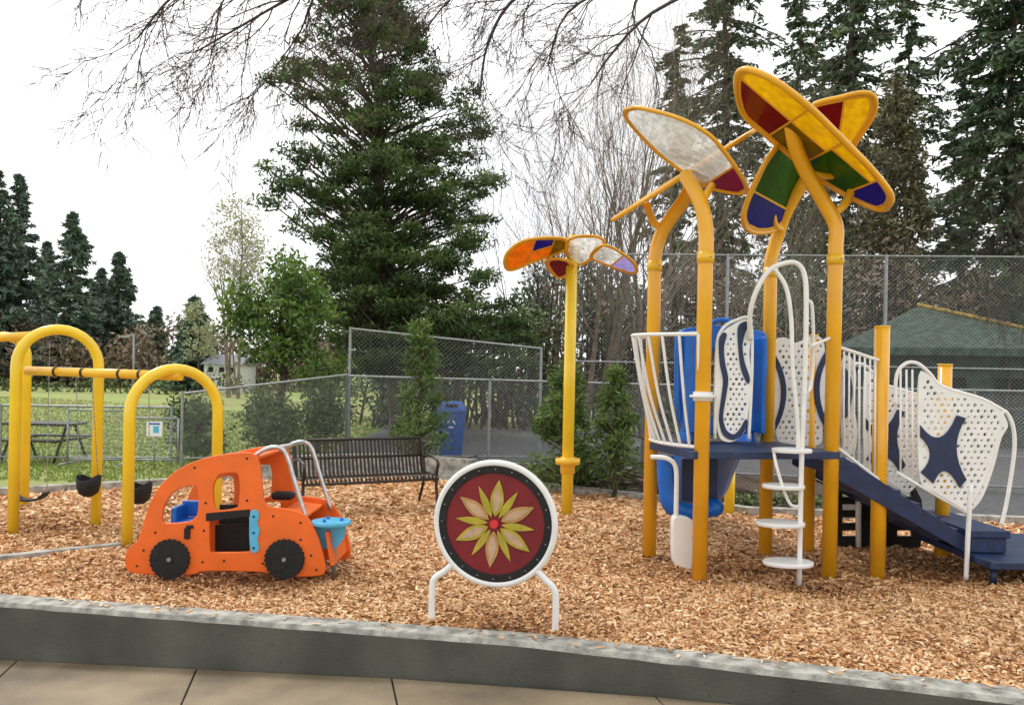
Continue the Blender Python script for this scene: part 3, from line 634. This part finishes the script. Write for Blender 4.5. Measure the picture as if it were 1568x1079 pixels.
# ================================================================ FENCES
def fence(name,p0,p1,h0,h1,pitch=.065,postgap=3.,mid=None,r=.0019,z0=0.,bottom=True,pr=.03):
    p0=Vector(p0);p1=Vector(p1);par=empty(name,(p0+p1)/2); Lx=(p1-p0).length; Hh=max(h0,h1); segs=[]
    def mp(x,y):
        t=x/Lx; b=p0.lerp(p1,t); return (b.x,b.y,b.z+z0+(y/Hh)*((h0*(1-t)+h1*t)-z0))
    k=-Hh
    while k<Lx+Hh:
        for s in(1,-1):
            xa=k;dx=s*Hh; ta=(0-xa)/dx;tb=(Lx-xa)/dx
            if ta>tb:ta,tb=tb,ta
            t0=max(0,ta);t1=min(1,tb)
            if t1-t0>.02:
                segs.append((*mp(xa+dx*t0,Hh*t0),*mp(xa+dx*t1,Hh*t1),r,r))
        k+=pitch
    q,t=segq(segs,3); quadmesh('mesh_wire',[(q,0,t)],[GREY],par)
    n=max(1,round(Lx/postgap)); S_=[]
    for i in range(n+1):
        t=i/n; b=p0.lerp(p1,t); S_.append((b.x,b.y,b.z-.1,b.x,b.y,b.z+h0*(1-t)+h1*t+.03,pr,pr))
    S_.append((p0.x,p0.y,p0.z+h0,p1.x,p1.y,p1.z+h1,.022,.022))
    if bottom:S_.append((p0.x,p0.y,p0.z+.05,p1.x,p1.y,p1.z+.05,.015,.015))
    if mid: S_.append((p0.x,p0.y,p0.z+mid,p1.x,p1.y,p1.z+mid,.022,.022))
    q,t=segq(S_,8); quadmesh('posts_and_rails',[(q,0,t)],[GREY],par)
    return par
cor=W(530,690,17.0);cor.z=0
pR=W(985,690,15.8);pR.z=0
fence('chain_link_fence',cor,pR,1.66,1.62)
fence('chain_link_fence',pR,(10.5,13.6,0),1.62,1.66)
fence('chain_link_fence',cor+Vector((0,.25,0)),(.6,17.6,0),2.62,2.3,pitch=.09,r=.0017)
le=W(278,700,16.0);le.z=0
fence('chain_link_fence',le,cor,1.27,1.68)
fence('chain_link_fence',(-12.5,15.4,0),le+Vector((-.2,0,0)),1.0,1.0)
fence('chain_link_fence',(1.5,21,0),(20,19.2,0),4.75,4.75,pitch=.10,r=.0017,postgap=3.7,mid=2.1,pr=.045)
for i,(ua,ub,dd,va) in enumerate(((103,190,15.2,628),(192,272,15.3,640))):
    a=W(ua,715,dd);b_=W(ub,715,dd+.1); zt=W(ua,va,dd).z; pn=empty('temporary_fence_panel',((a+b_)/2))
    for nm,p,q in(('left',(a.x,a.y,0.02),(a.x,a.y,zt)),('right',(b_.x,b_.y,.02),(b_.x,b_.y,zt)),('top',(a.x,a.y,zt),(b_.x,b_.y,zt)),('bottom',(a.x,a.y,.08),(b_.x,b_.y,.08)),('foot',(a.x,a.y-.3,.01),(a.x,a.y+.3,.01))):
        tube('bar_'+nm,[Vector(p),Vector(q)],.02,GREY,pn,curve=False)
    segs=[]
    for k in range(18):
        x=a.x+(b_.x-a.x)*k/17; segs.append((x,a.y,.08,x,a.y,zt,.002,.002))
    for k in range(12):
        z=.08+(zt-.08)*k/11; segs.append((a.x,a.y,z,b_.x,b_.y,z,.002,.002))
    q,t=segq(segs,3); quadmesh('panel_wire',[(q,0,t)],[GREY],pn)
sg=W(237,657,15.1); sn=empty('notice_sign',sg)
box('board',sg,(.28,.012,.26),WHT,sn,bevel=0); box('blue_print',sg+Vector((.03,-.009,-.01)),(.10,.004,.12),SKYB,sn,bevel=0); box('header',sg+Vector((0,-.009,.09)),(.2,.004,.03),BLUE,sn,bevel=0)
for s in(-1,1): tube('tie',[sg+Vector((s*.12,.0,.1)),sg+Vector((s*.12,.25,.12))],.006,GREY,sn,curve=False)
tube('stake',[down(sg+Vector((0,.02,0)),-.05),sg+Vector((0,.02,.1))],.015,GREY,sn,curve=False)

# ================================================================ RECYCLING BIN, TABLE, BUILDINGS
bb=W(692,702,17.9);bb.z=0; bn=empty('recycling_bin',bb)
BBL=mat('bin_blue',(.015,.09,.38),.45)
def taper(name,c,w0,d0,w1,d1,z0,z1,m,par,bev=.02):
    vs=[(c.x+sx*w/2,c.y+sy*d/2,z) for z,w,d in((z0,w0,d0),(z1,w1,d1)) for sx,sy in((-1,-1),(1,-1),(1,1),(-1,1))]
    return meshob(name,vs,[(3,2,1,0),(4,5,6,7),(0,1,5,4),(1,2,6,5),(2,3,7,6),(3,0,4,7)],m,par,bevel=bev)
taper('body',bb,.44,.44,.56,.56,.04,.92,BBL,bn); taper('lid_base',bb,.60,.60,.60,.60,.92,1.0,BBL,bn); taper('lid_top',bb,.58,.58,.40,.30,1.0,1.16,BBL,bn)
box('lid_slot',bb+Vector((0,-.24,1.08)),(.26,.06,.06),BLK,bn)
for k in range(3):
    a=k*2.094+.5; c=bb+Vector((.07*math.cos(a),-.29,.7+.07*math.sin(a))); box('recycle_arrow_%d'%k,c,(.09,.02,.03),WHT,bn,rot=Matrix.Rotation(-(a+1.57),3,'Y'),bevel=0)
def ptable(u,v,d):
    pt=W(u,v,d);pt.z=-.08;pc=empty('picnic_table',pt)
    box('table_top',pt+Vector((0,0,.70)),(1.3,.7,.05),DGREY,pc)
    for s in(-1,1):
        box('seat_%d'%s,pt+Vector((0,s*.65,.42)),(1.3,.26,.04),DGREY,pc)
        for t in(-1,1): tube('leg',[pt+Vector((t*.5,s*.6,0)),pt+Vector((t*.5,s*.15,.68))],.025,DGREY,pc,curve=False)
        tube('brace_%d'%s,[pt+Vector((s*.5,-.65,.4)),pt+Vector((s*.5,.65,.4))],.025,DGREY,pc,curve=False)
ptable(68,715,16.5)
ROOF=mat('green_shingle_roof',(.05,.085,.06),.8,var=.35,scale=5,bump=.5,bscale=30)
MOSS=mat('mossy_edge',(.36,.25,.05),.9,var=.4,scale=6,bump=.5)
WALLG=mat('dark_green_siding',(.045,.07,.055),.8,var=.25,scale=3)
pk=W(1412,468,27.); sh=empty('park_building',down(pk,0)); ez=W(1570,535,24.).z
cl_=W(1285,528,25.5); cn=W(1640,545,23.5); E4=[(cl_.x,25.2),(cn.x+.5,22.6),(cn.x+3.5,29),(cl_.x+1.5,31)]
vs=[(*e,ez) for e in E4]+[(pk.x,pk.y,pk.z)]+[(*e,ez-.22) for e in E4]
meshob('roof',vs,[(0,1,4),(1,2,4),(2,3,4),(3,0,4),(1,0,5,6),(2,1,6,7),(3,2,7,8),(0,3,8,5),(5,8,7,6)],ROOF,sh)
tube('mossy_hip',[Vector((pk.x-.1,pk.y,pk.z+.02)),Vector((*E4[1],ez+.03))],.075,MOSS,sh,curve=False,sides=6)
cx_=sum(e[0] for e in E4)/4;cy_=sum(e[1] for e in E4)/4
W4=[(cx_+(e[0]-cx_)*.86,cy_+(e[1]-cy_)*.86) for e in E4]
prism('walls',W4,-.1,ez-.23,WALLG,sh,bevel=0)
dirv=(Vector((*W4[1],0))-Vector((*W4[0],0))); an=math.atan2(dirv.y,dirv.x); Rz=Matrix.Rotation(an,3,'Z')
for t in(.15,.42,.7,.9):
    a=Vector((*W4[0],0))+dirv*t; box('window',(a.x,a.y-.02,1.5),(.9,.08,.8),BLK,sh,rot=Rz,bevel=0); box('sill',(a.x,a.y-.08,1.05),(1.0,.1,.06),CONC,sh,rot=Rz,bevel=0)
SID=mat('white_siding',(.7,.7,.68),.7); HR=mat('grey_roof',(.22,.22,.23),.8); hy=62.
hc=W(340,565,hy); hs_=empty('house',down(hc,0))
prism('walls',[(hc.x-1.3,hy),(hc.x+1.3,hy),(hc.x+1.3,hy+4),(hc.x-1.3,hy+4)],-.1,1.95,SID,hs_,bevel=0)
vs=[(hc.x-1.5,hy-.2,1.93),(hc.x+1.5,hy-.2,1.93),(hc.x+1.5,hy+4.2,1.93),(hc.x-1.5,hy+4.2,1.93),(hc.x-1.5,hy+2,2.7),(hc.x+1.5,hy+2,2.7)]
meshob('roof',vs,[(0,1,5,4),(2,3,4,5),(3,0,4),(1,2,5),(3,2,1,0)],HR,hs_)
for dx in(-.8,0,.8): box('window',(hc.x+dx,hy-.02,1.55),(.35,.08,.35),BLK,hs_,bevel=0)
# distant street lamp
lb=W(205,600,48.);lb.z=-.1; lt=W(205,512,48.); la=W(193,516,48.); lp_=empty('street_lamp',lb)
tube('lamp_pole',[lb,lt],.06,GREY,lp_,curve=False,sides=8); tube('lamp_arm',[lt,la],.045,GREY,lp_,curve=False,sides=8); box('lamp_head',la,(.5,.25,.12),GREY,lp_)

# ================================================================ VEGETATION
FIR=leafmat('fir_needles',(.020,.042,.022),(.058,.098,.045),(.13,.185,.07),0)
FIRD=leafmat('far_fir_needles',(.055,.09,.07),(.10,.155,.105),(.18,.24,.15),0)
PINE=leafmat('pine_needles',(.018,.040,.010),(.070,.125,.028),(.20,.27,.07),.3)
MAD=leafmat('broad_leaves',(.035,.08,.014),(.11,.20,.03),(.25,.36,.08),.3)
YP=leafmat('young_pine_needles',(.03,.07,.012),(.10,.18,.03),(.21,.31,.08),.25)
BRN=leafmat('dry_brush',(.10,.065,.045),(.20,.14,.09),(.32,.25,.15),0)
LGT=leafmat('pale_spring_leaves',(.24,.25,.14),(.40,.42,.24),(.55,.56,.36),.3)
SHB=leafmat('shrub_leaves',(.025,.05,.014),(.075,.12,.03),(.16,.21,.06),0)
def conifer(name,base,height,radius,seed,m,z0=.12,nb=230,nl=60,droop=.25,L=.3,Wd=.09,prof=lambda t:(1-t)**.8,trunk=.02,lump=.35):
    rng=np.random.default_rng(seed); base=np.array(base,float); segs=[];Q=[];T=[]
    lean=rng.normal(0,.01,2); n=14
    def tp(z): return base+np.array([lean[0]*z*z/height+.12*math.sin(z*.6+seed),lean[1]*z,z])
    for i in range(n):
        za=height*i/n;zb=height*(i+1)/n; r=height*trunk; segs.append((*tp(za),*tp(zb),r*(1-i/n)+.01,r*(1-(i+1)/n)+.01))
    ph=rng.uniform(0,6.28,4)
    for i in range(nb):
        t=z0+(1-z0)*((i+rng.uniform(0,1))/nb); z=height*t
        if z>height*.99: z=height*.985
        az=rng.uniform(0,2*math.pi); ln=radius*prof(t)*rng.uniform(1-lump*1.6,1.12)*(1+lump*.6*math.sin(t*17+ph[0]+2*math.sin(az+ph[1])))+.15
        up=.25*(t-.4)
        p=tp(z); d=np.array([math.cos(az),math.sin(az),0.])
        s=np.linspace(0,1,5); curve=[p+d*ln*a+np.array([0,0,ln*(up*a-droop*a*a+ .12*a**3)]) for a in s]
        for a,b in zip(curve[:-1],curve[1:]): segs.append((*a,*b,.03*ln/3+.008,.02*ln/3+.005))
        k=int(nl*(.35+prof(t))*rng.uniform(.7,1.2))+6
        ss=rng.uniform(.12,1.04,k)**.8; lat=rng.normal(0,1,k)*.20*ln*(1.15-ss)*1.1+rng.normal(0,.04,k)
        side=np.array([-d[1],d[0],0.])
        P=p+np.outer(ss*ln,d)+np.outer(lat,side); P[:,2]+=ln*(up*ss-droop*ss*ss+.12*ss**3)-np.abs(lat)*.35-np.abs(rng.normal(0,.11*ln**.5,k))
        axd=d*.8+side*np.sign(lat)[:,None]*.8+np.array([0,0,-.35]); axd/=np.linalg.norm(axd,axis=1,keepdims=True)
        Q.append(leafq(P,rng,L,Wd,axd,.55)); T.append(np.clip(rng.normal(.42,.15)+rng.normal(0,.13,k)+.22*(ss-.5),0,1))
    q,t=segq(segs,4)
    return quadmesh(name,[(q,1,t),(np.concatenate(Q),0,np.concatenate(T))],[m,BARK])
def clumpy(name,base,clumps,seed,m,nl,L,Wd,bark=BARK,r0=.12,flat=.7,axw=0,trunk_top=None,tt=0,shell=.55):
    rng=np.random.default_rng(seed); base=np.array(base,float); segs=[];Q=[];T=[]
    cl=np.array(clumps,float); top=np.array(trunk_top if trunk_top is not None else [base[0],base[1],cl[:,2].max()],float)
    n=10
    tr=[base+(top-base)*i/n+np.array([.06*math.sin(i*1.3+seed),.05*math.cos(i*1.7),0])*(i>0)*(r0*8) for i in range(n+1)]
    for i in range(n): segs.append((*tr[i],*tr[i+1],r0*(1-i/n*.85),r0*(1-(i+1)/n*.85)))
    for x,y,z,r in cl:
        c=np.array([x,y,z]); hd=np.hypot(x-base[0],y-base[1]); zs=max(base[2]+.15*(top[2]-base[2]),z-hd*.55-.1)
        k=min(n,max(0,(zs-base[2])/(top[2]-base[2])*n)); i=int(min(k,n-1)); s=tr[i]+(tr[i+1]-tr[i])*(k-i)
        m1=s+(c-s)*.5+np.array([0,0,.12*hd])*.4+rng.normal(0,.07*(hd+.2),3)
        rr_=.015+.035*hd*r0
        segs.append((*s,*m1,rr_,rr_*.7));segs.append((*m1,*c,rr_*.7,rr_*.3))
        k=int(nl*(r**2)*rng.uniform(.8,1.2))+8
        d=rng.normal(size=(k,3)); d/=np.linalg.norm(d,axis=1,keepdims=True); rad=r*rng.uniform(.1,1.1,(k,1))**shell
        P=c+d*rad*[1,1,flat]
        for j in range(4):
            e_=c+d[j]*r*.8*[1,1,flat]; segs.append((*c,*e_,rr_*.3,.004))
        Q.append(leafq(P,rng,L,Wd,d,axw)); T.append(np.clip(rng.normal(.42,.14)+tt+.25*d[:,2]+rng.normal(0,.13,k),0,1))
    q,t=segq(segs,5)
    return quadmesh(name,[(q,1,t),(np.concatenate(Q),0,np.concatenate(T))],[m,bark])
def bigpine():
    rng=np.random.default_rng(12); d0=24.; k=d0/F
    prof=[(-30,490,620),(20,470,640),(60,445,670),(110,420,720),(150,395,755),(185,405,765),(205,470,740),(228,490,690),(255,400,770),(275,385,785),(300,430,780),(335,445,770),(365,480,745),(400,450,770),(440,460,780),(480,470,805),(520,500,830),(555,540,835)]
    lc=[]   # irregular foliage pads at the ends of limbs
    for v in range(-28,560,10):
        lo=np.interp(v,[p[0] for p in prof],[p[1] for p in prof]);hi=np.interp(v,[p[0] for p in prof],[p[2] for p in prof])
        cxp=np.interp(v,[-20,100,300],[556,590,604]); n=9 if v<240 else 15
        gap=.4 if (208<v<240 or 340<v<366 or 128<v<142 or 70<v<82) else 1.
        for j in range(int(n*gap)):
            az=rng.uniform(0,2*math.pi); rad=rng.uniform(.1,1.0)**.55
            rx=(hi-cxp if math.cos(az)>0 else cxp-lo)*k; ry=.42*(hi-lo)*k
            x=W(cxp,v,d0).x+math.cos(az)*rad*(rx-.2); y=d0+math.sin(az)*rad*ry
            lc.append((x,y,W(600,v,d0).z+rng.normal(0,.28)-.1*rad,rng.uniform(.22,.66)))
    b=W(612,600,d0); return clumpy('large_pine_tree',(b.x,d0,-.1),lc,5,PINE,520,.19,.05,flat=.42,axw=.35,r0=.26,trunk_top=(W(560,0,d0).x,d0,W(560,-30,d0).z),shell=.7)
bigpine()
def blob(name,u0,u1,v0,v1,d,seed,m,n,nl,L,Wd,cr=(.25,.45),shape='round',bark=BARK,flat=.75,axw=0,dd=None,r0=.1,tt=0):
    rng=np.random.default_rng(seed); cl=[]; a=W((u0+u1)/2,(v0+v1)/2,d); hx=(u1-u0)/2/F*d; hz=(v1-v0)/2/F*d; hy=dd or hx*.8
    for i in range(n):
        p=rng.normal(size=3);p/=np.linalg.norm(p); r=rng.uniform(.15,1)**.45
        x,y,z=p*r
        if shape=='cone': z=rng.uniform(-1,1); r2=(1-(z+1)/2)**.75+.08; t=rng.uniform(0,6.28); q=rng.uniform(.2,1)**.5; x,y=math.cos(t)*r2*q,math.sin(t)*r2*q
        c=rng.uniform(*cr); cl.append((a.x+x*(hx-c*.5),d+y*hy,a.z+z*(hz-c*.4),c*(1 if shape!='cone' else (1.1-.35*(z+1)/2))))
    return clumpy(name,(a.x,d,-.1),cl,seed,m,nl,L,Wd,bark,flat=flat,axw=axw,r0=r0,tt=tt)
blob('madrone_tree',338,528,385,578,19.,21,MAD,90,360,.15,.07,(.25,.5),r0=.13)
blob('shrub',440,545,545,600,18.4,22,MAD,16,330,.13,.06,(.25,.38),r0=.05)
blob('young_pine_tree',596,692,486,690,14.9,23,YP,52,800,.15,.028,(.16,.30),'cone',axw=.6,r0=.04)
blob('mugo_pine',802,930,550,745,12.9,24,YP,76,950,.14,.028,(.16,.30),'cone',axw=.6,r0=.04)
blob('mugo_pine',896,990,560,740,12.4,25,YP,56,950,.13,.028,(.14,.26),'cone',axw=.6,r0=.04)
blob('shrub',252,352,598,708,17.2,26,SHB,40,420,.12,.05,(.25,.4),r0=.04,tt=.1)
blob('shrub',362,470,585,700,17.9,27,SHB,44,420,.13,.05,(.25,.42),r0=.04,tt=.1)
blob('shrub',455,545,578,695,18.2,28,SHB,40,420,.13,.05,(.25,.42),r0=.04,tt=.1)
blob('shrub',590,700,640,720,16.2,29,YP,18,420,.10,.035,(.15,.25),r0=.03)
rng=np.random.default_rng(77); cl=[]
for i in range(80):
    x=rng.uniform(-1.5,4.2); y=by(x)+rng.uniform(.3,1.2); cl.append((x,y,rng.uniform(.02,.14),rng.uniform(.07,.2)))
clumpy('groundcover_plants',(0,14.2,-.1),cl,9,SHB,1500,.09,.03,flat=.8,r0=.01,trunk_top=(0,14.2,.05),tt=.2)
for i,(u,v,d,r) in enumerate(((2,258,72,4.2),(38,266,75,3.6),(108,323,70,3.8),(182,386,74,3.2),(238,470,85,2.4),(-50,300,70,3.8),(298,455,64,2.6),(72,370,88,3.8),(150,410,90,3.4))):
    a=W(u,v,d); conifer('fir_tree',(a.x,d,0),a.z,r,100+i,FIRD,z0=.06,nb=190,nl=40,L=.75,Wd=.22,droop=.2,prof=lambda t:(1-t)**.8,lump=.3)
cyl=lambda t:(.25+.75*min(1,t*2.2))*(1-t)**.45
for i,(u,v,d,r,z0,nb) in enumerate(((1118,-260,42,4.1,.22,260),(1308,-330,40,4.5,.2,280),(1218,-60,52,3.6,.25,180),(1395,-40,50,3.8,.2,200),(1560,-300,33,4.2,.18,300),(1640,-60,34,4.,.1,200),(1040,30,56,3.0,.25,150),(1478,90,46,3.4,.15,180),(1260,90,60,3.6,.2,150))):
    a=W(u,v,d); conifer('douglas_fir_tree',(a.x,d,0),a.z,r,200+i,FIR,z0=z0,nb=nb,nl=66,L=.42,Wd=.13,droop=.42,prof=cyl,trunk=.011,lump=.6)
CED=leafmat('cedar_foliage',(.07,.06,.032),(.14,.125,.058),(.23,.20,.09),0)
blob('cedar_tree',1290,1450,110,520,34.,41,CED,150,110,.3,.09,(.5,.95),'cone',axw=.3,r0=.3)
blob('birch_tree',312,428,288,480,50.,42,LGT,85,48,.22,.1,(.5,.9),bark=BARKL,r0=.10)
blob('distant_shrub_tree',270,340,455,560,58.,43,LGT,26,50,.3,.12,(.5,.9),r0=.1)
def mass2(name,segx,d0,d1,hfun,seed,m,n,nl,L,Wd,cr,lo=.1):
    rng=np.random.default_rng(seed); Q=[];T=[];segs=[]
    for i in range(n):
        x=rng.uniform(*segx); y=rng.uniform(d0,d1); h=hfun(x)*rng.uniform(lo,1.); r=rng.uniform(*cr); c=np.array([x,y,h+float(gz(x,y))])
        k=int(nl*r*r); dd=rng.normal(size=(k,3));dd/=np.linalg.norm(dd,axis=1,keepdims=True)
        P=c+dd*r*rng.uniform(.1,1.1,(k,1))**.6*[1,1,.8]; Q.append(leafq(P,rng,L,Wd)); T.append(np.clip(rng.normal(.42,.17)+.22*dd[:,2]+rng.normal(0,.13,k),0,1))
        segs.append((x+rng.normal(0,.3),y,-.1,x,y,h,.05,.02))
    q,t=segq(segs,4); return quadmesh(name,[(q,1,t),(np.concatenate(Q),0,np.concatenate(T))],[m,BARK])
mass2('distant_brush',(-60,-14),66,74,lambda x:4.6+.8*math.sin(x*.4)+.5*math.sin(x*1.3),51,BRN,340,26,.6,.2,(.8,1.6))
mass2('distant_hedge',(-60,-10),55,59,lambda x:.9+.4*math.sin(x*.6)+.3*math.sin(x*2.1),52,SHB,150,34,.4,.16,(.5,1.0))
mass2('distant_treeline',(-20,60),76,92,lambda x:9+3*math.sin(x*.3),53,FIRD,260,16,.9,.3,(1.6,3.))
mass2('understory_trees',(-5,1.5),27,33,lambda x:4.0,54,SHB,150,110,.22,.09,(.5,1.))
mass2('woodland_brush',(1,22),30,38,lambda x:6.0+.9*math.sin(x)+.6*math.sin(2.7*x),55,BRN,330,60,.34,.09,(.6,1.2))
mass2('woodland_understory',(3,24),31,40,lambda x:5.6+1*math.sin(x*.7),56,SHB,220,60,.28,.11,(.6,1.2))
mass2('woodland_brush',(2.5,22),24.5,27,lambda x:1.9+.5*math.sin(x*1.7),57,SHB,110,110,.18,.08,(.4,.8))
def grow(p,d,ln,r,depth,segs,rng,spread=.6,up=.05,kids=2,nseg=5,wig=.13,tgt=.35,prob=.75):
    st=ln/nseg; r_=r
    for i in range(nseg):
        d=d+rng.normal(0,wig,3)+np.array([0,0,up]); d/=np.linalg.norm(d); p2=p+d*st; r2=r*(1-(1-tgt)*(i+1)/nseg)
        segs.append((*p,*p2,r_,r2)); p=p2;r_=r2
        if depth>0 and i>=1:
            for _ in range(kids if rng.uniform()<prob else kids-1):
                x=np.cross(d,rng.normal(size=3)); x/=np.linalg.norm(x)+1e-9; a=spread*rng.uniform(.6,1.3)
                grow(p,d*math.cos(a)+x*math.sin(a),ln*rng.uniform(.42,.68),max(r_*.55,.003),depth-1,segs,rng,spread,up,kids,nseg-1 if nseg>3 else 3,wig,tgt,prob)
def bare(name,u,vt,d,seed,m=BARKL,rr0=.11,depth=3,spread=.5,kids=2):
    rng=np.random.default_rng(seed); a=W(u,vt,d); segs=[]; h=a.z
    p=np.array([a.x,d,-.1]); 
    for s in range(4):
        dd=np.array([rng.normal(0,.16),rng.normal(0,.15),1.]); grow(p+np.array([rng.normal(0,.2),rng.normal(0,.2),0]),dd/np.linalg.norm(dd),h*.9*rng.uniform(.75,1),rr0*rng.uniform(.6,1),depth,segs,rng,spread,.08,kids,6,.07,.15)
    q,t=segq(segs,3); return quadmesh(name,[(q,0,t)],[m])
bare('bare_tree',925,140,29,61,rr0=.15); bare('bare_tree',1005,170,27,62,rr0=.13); bare('bare_tree',870,230,32,63,rr0=.13)
bare('bare_tree',815,310,34,64,m=BARK,rr0=.09); bare('bare_tree',1230,330,26,65,m=BARKL,rr0=.06); bare('bare_tree',1540,330,24,66,m=BARK,rr0=.06)
bare('bare_tree',360,310,52,67,rr0=.12,depth=2); bare('bare_tree',1130,260,30,68,rr0=.09); bare('bare_tree',960,250,33,69,rr0=.12)
# --- overhanging tree: trunk stands behind the camera
rng=np.random.default_rng(91); segs=[]
tb=np.array([3.5,-4.,-.5]); fork=np.array([3.2,-3.6,5.2]); segs.append((*tb,*fork,.32,.24))
limbs=[([(1060,-60,9),(900,-40,9),(800,-10,8.8),(750,60,8.7),(735,150,8.6)],.026,1.),
 ([(1120,-40,9.5),(1000,20,9.3),(940,80,9.2),(905,130,9.1)],.022,.9),
 ([(1060,-60,9),(860,-60,8.6),(660,-30,8.4),(600,10,8.3),(560,70,8.2)],.024,1.),
 ([(760,-70,8.6),(560,-60,8.2),(440,0,8),(370,40,8),(300,80,7.9)],.022,1.),
 ([(560,-70,8.2),(360,-60,7.8),(270,-10,7.6),(210,60,7.5)],.02,1.),
 ([(660,-60,8.4),(500,-20,8.6),(460,50,8.7),(410,120,8.8)],.018,1.),
 ([(400,-70,7.8),(200,-70,7.4),(80,-30,7.2),(-20,0,7.2)],.018,.5),
 ([(1060,-60,9),(960,-30,8.8),(870,20,8.6),(840,100,8.5)],.02,1.),
 ([(1120,-60,9.5),(1010,-40,9.6),(970,20,9.6),(1000,80,9.5)],.016,.7),
 ([(560,-70,8.2),(450,-50,8.3),(350,-10,8.3),(330,60,8.3)],.016,.8),
 ([(860,-70,8.8),(760,-40,8.6),(690,0,8.5),(650,50,8.4)],.016,.8)]
for pts,r,dens in limbs:
    P=[np.array(W(*p)) for p in pts]
    s0=P[0]; midp=(fork+s0)/2+np.array([0,0,1.2]); segs.append((*fork,*midp,.12,.07)); segs.append((*midp,*s0,.07,r*1.3))
    C_=catmull([Vector(p) for p in P],4); n=len(C_)
    for i in range(n-1):
        ra=r*(1-.8*i/n)+.002; rb=r*(1-.8*(i+1)/n)+.002; segs.append((*C_[i],*C_[i+1],ra,rb))
        if i>=2 and rng.uniform()<dens:
            t=np.array((C_[i+1]-C_[i]).normalized())
            x=np.cross(t,rng.normal(size=3)); x/=np.linalg.norm(x)
            dd=t*.8+x*.6+np.array([0,0,-.2]); dd/=np.linalg.norm(dd)
            grow(np.array(C_[i+1]),dd,rng.uniform(.5,1.0),max(ra*.5,.0045),2,segs,rng,.5,-.02,2,5,.15,.4,.7)
q,t=segq(segs,4); quadmesh('overhanging_bare_tree',[(q,0,t)],[BARKD])

# ================================================================ LIGHT, SKY, CAMERA
w=bpy.data.worlds.new('World'); sc.world=w; w.use_nodes=True; nt=w.node_tree; bg=nt.nodes['Background']
sky=nt.nodes.new('ShaderNodeTexSky'); sky.sky_type='NISHITA'; sky.sun_disc=False
Dv=Vector((-.45,.40,.85)).normalized(); el=math.asin(Dv.z); rot=math.atan2(Dv.x,Dv.y)
sky.sun_elevation=el; sky.sun_rotation=rot; sky.dust_density=4
hs2=nt.nodes.new('ShaderNodeHueSaturation'); hs2.inputs['Saturation'].default_value=.2; nt.links.new(sky.outputs[0],hs2.inputs['Color'])
tcw=nt.nodes.new('ShaderNodeTexCoord'); nz=nt.nodes.new('ShaderNodeTexNoise'); nz.inputs['Scale'].default_value=2.2; nz.inputs['Detail'].default_value=5; nt.links.new(tcw.outputs['Generated'],nz.inputs['Vector'])
cr=nt.nodes.new('ShaderNodeValToRGB'); cr.color_ramp.elements[0].color=(.84,.85,.88,1); cr.color_ramp.elements[1].color=(1,1,1,1); cr.color_ramp.elements[0].position=.3;cr.color_ramp.elements[1].position=.65
nt.links.new(nz.outputs['Fac'],cr.inputs['Fac'])
vm=nt.nodes.new('ShaderNodeVectorMath'); vm.operation='SCALE'; vm.inputs['Scale'].default_value=11.; nt.links.new(cr.outputs[0],vm.inputs[0])
mx=nt.nodes.new('ShaderNodeMix'); mx.data_type='RGBA'; mx.inputs['Factor'].default_value=.85
nt.links.new(hs2.outputs[0],mx.inputs['A']); nt.links.new(vm.outputs[0],mx.inputs['B']); nt.links.new(mx.outputs['Result'],bg.inputs['Color']); bg.inputs['Strength'].default_value=.15
sl=bpy.data.lights.new('sun','SUN'); sl.energy=1.5; sl.angle=math.radians(12); sl.color=(1,.96,.91); so=bpy.data.objects.new('sun',sl); so.rotation_euler=Dv.to_track_quat('Z','Y').to_euler(); so.location=(0,0,20); sc.collection.objects.link(so)
cam=bpy.data.cameras.new('camera'); co=bpy.data.objects.new('camera',cam); sc.collection.objects.link(co)
th=math.asin(S); c,s=math.cos(th),math.sin(th)
co.matrix_world=Matrix(((c,-s,0,0),(0,0,-1,0),(s,c,0,H),(0,0,0,1)))
cam.sensor_width=36; cam.lens=F/1570*36; cam.shift_y=30/1570; cam.clip_end=3000; cam.clip_start=.05
sc.camera=co
sc.view_settings.view_transform='Standard'; sc.view_settings.look='None'; sc.view_settings.exposure=0
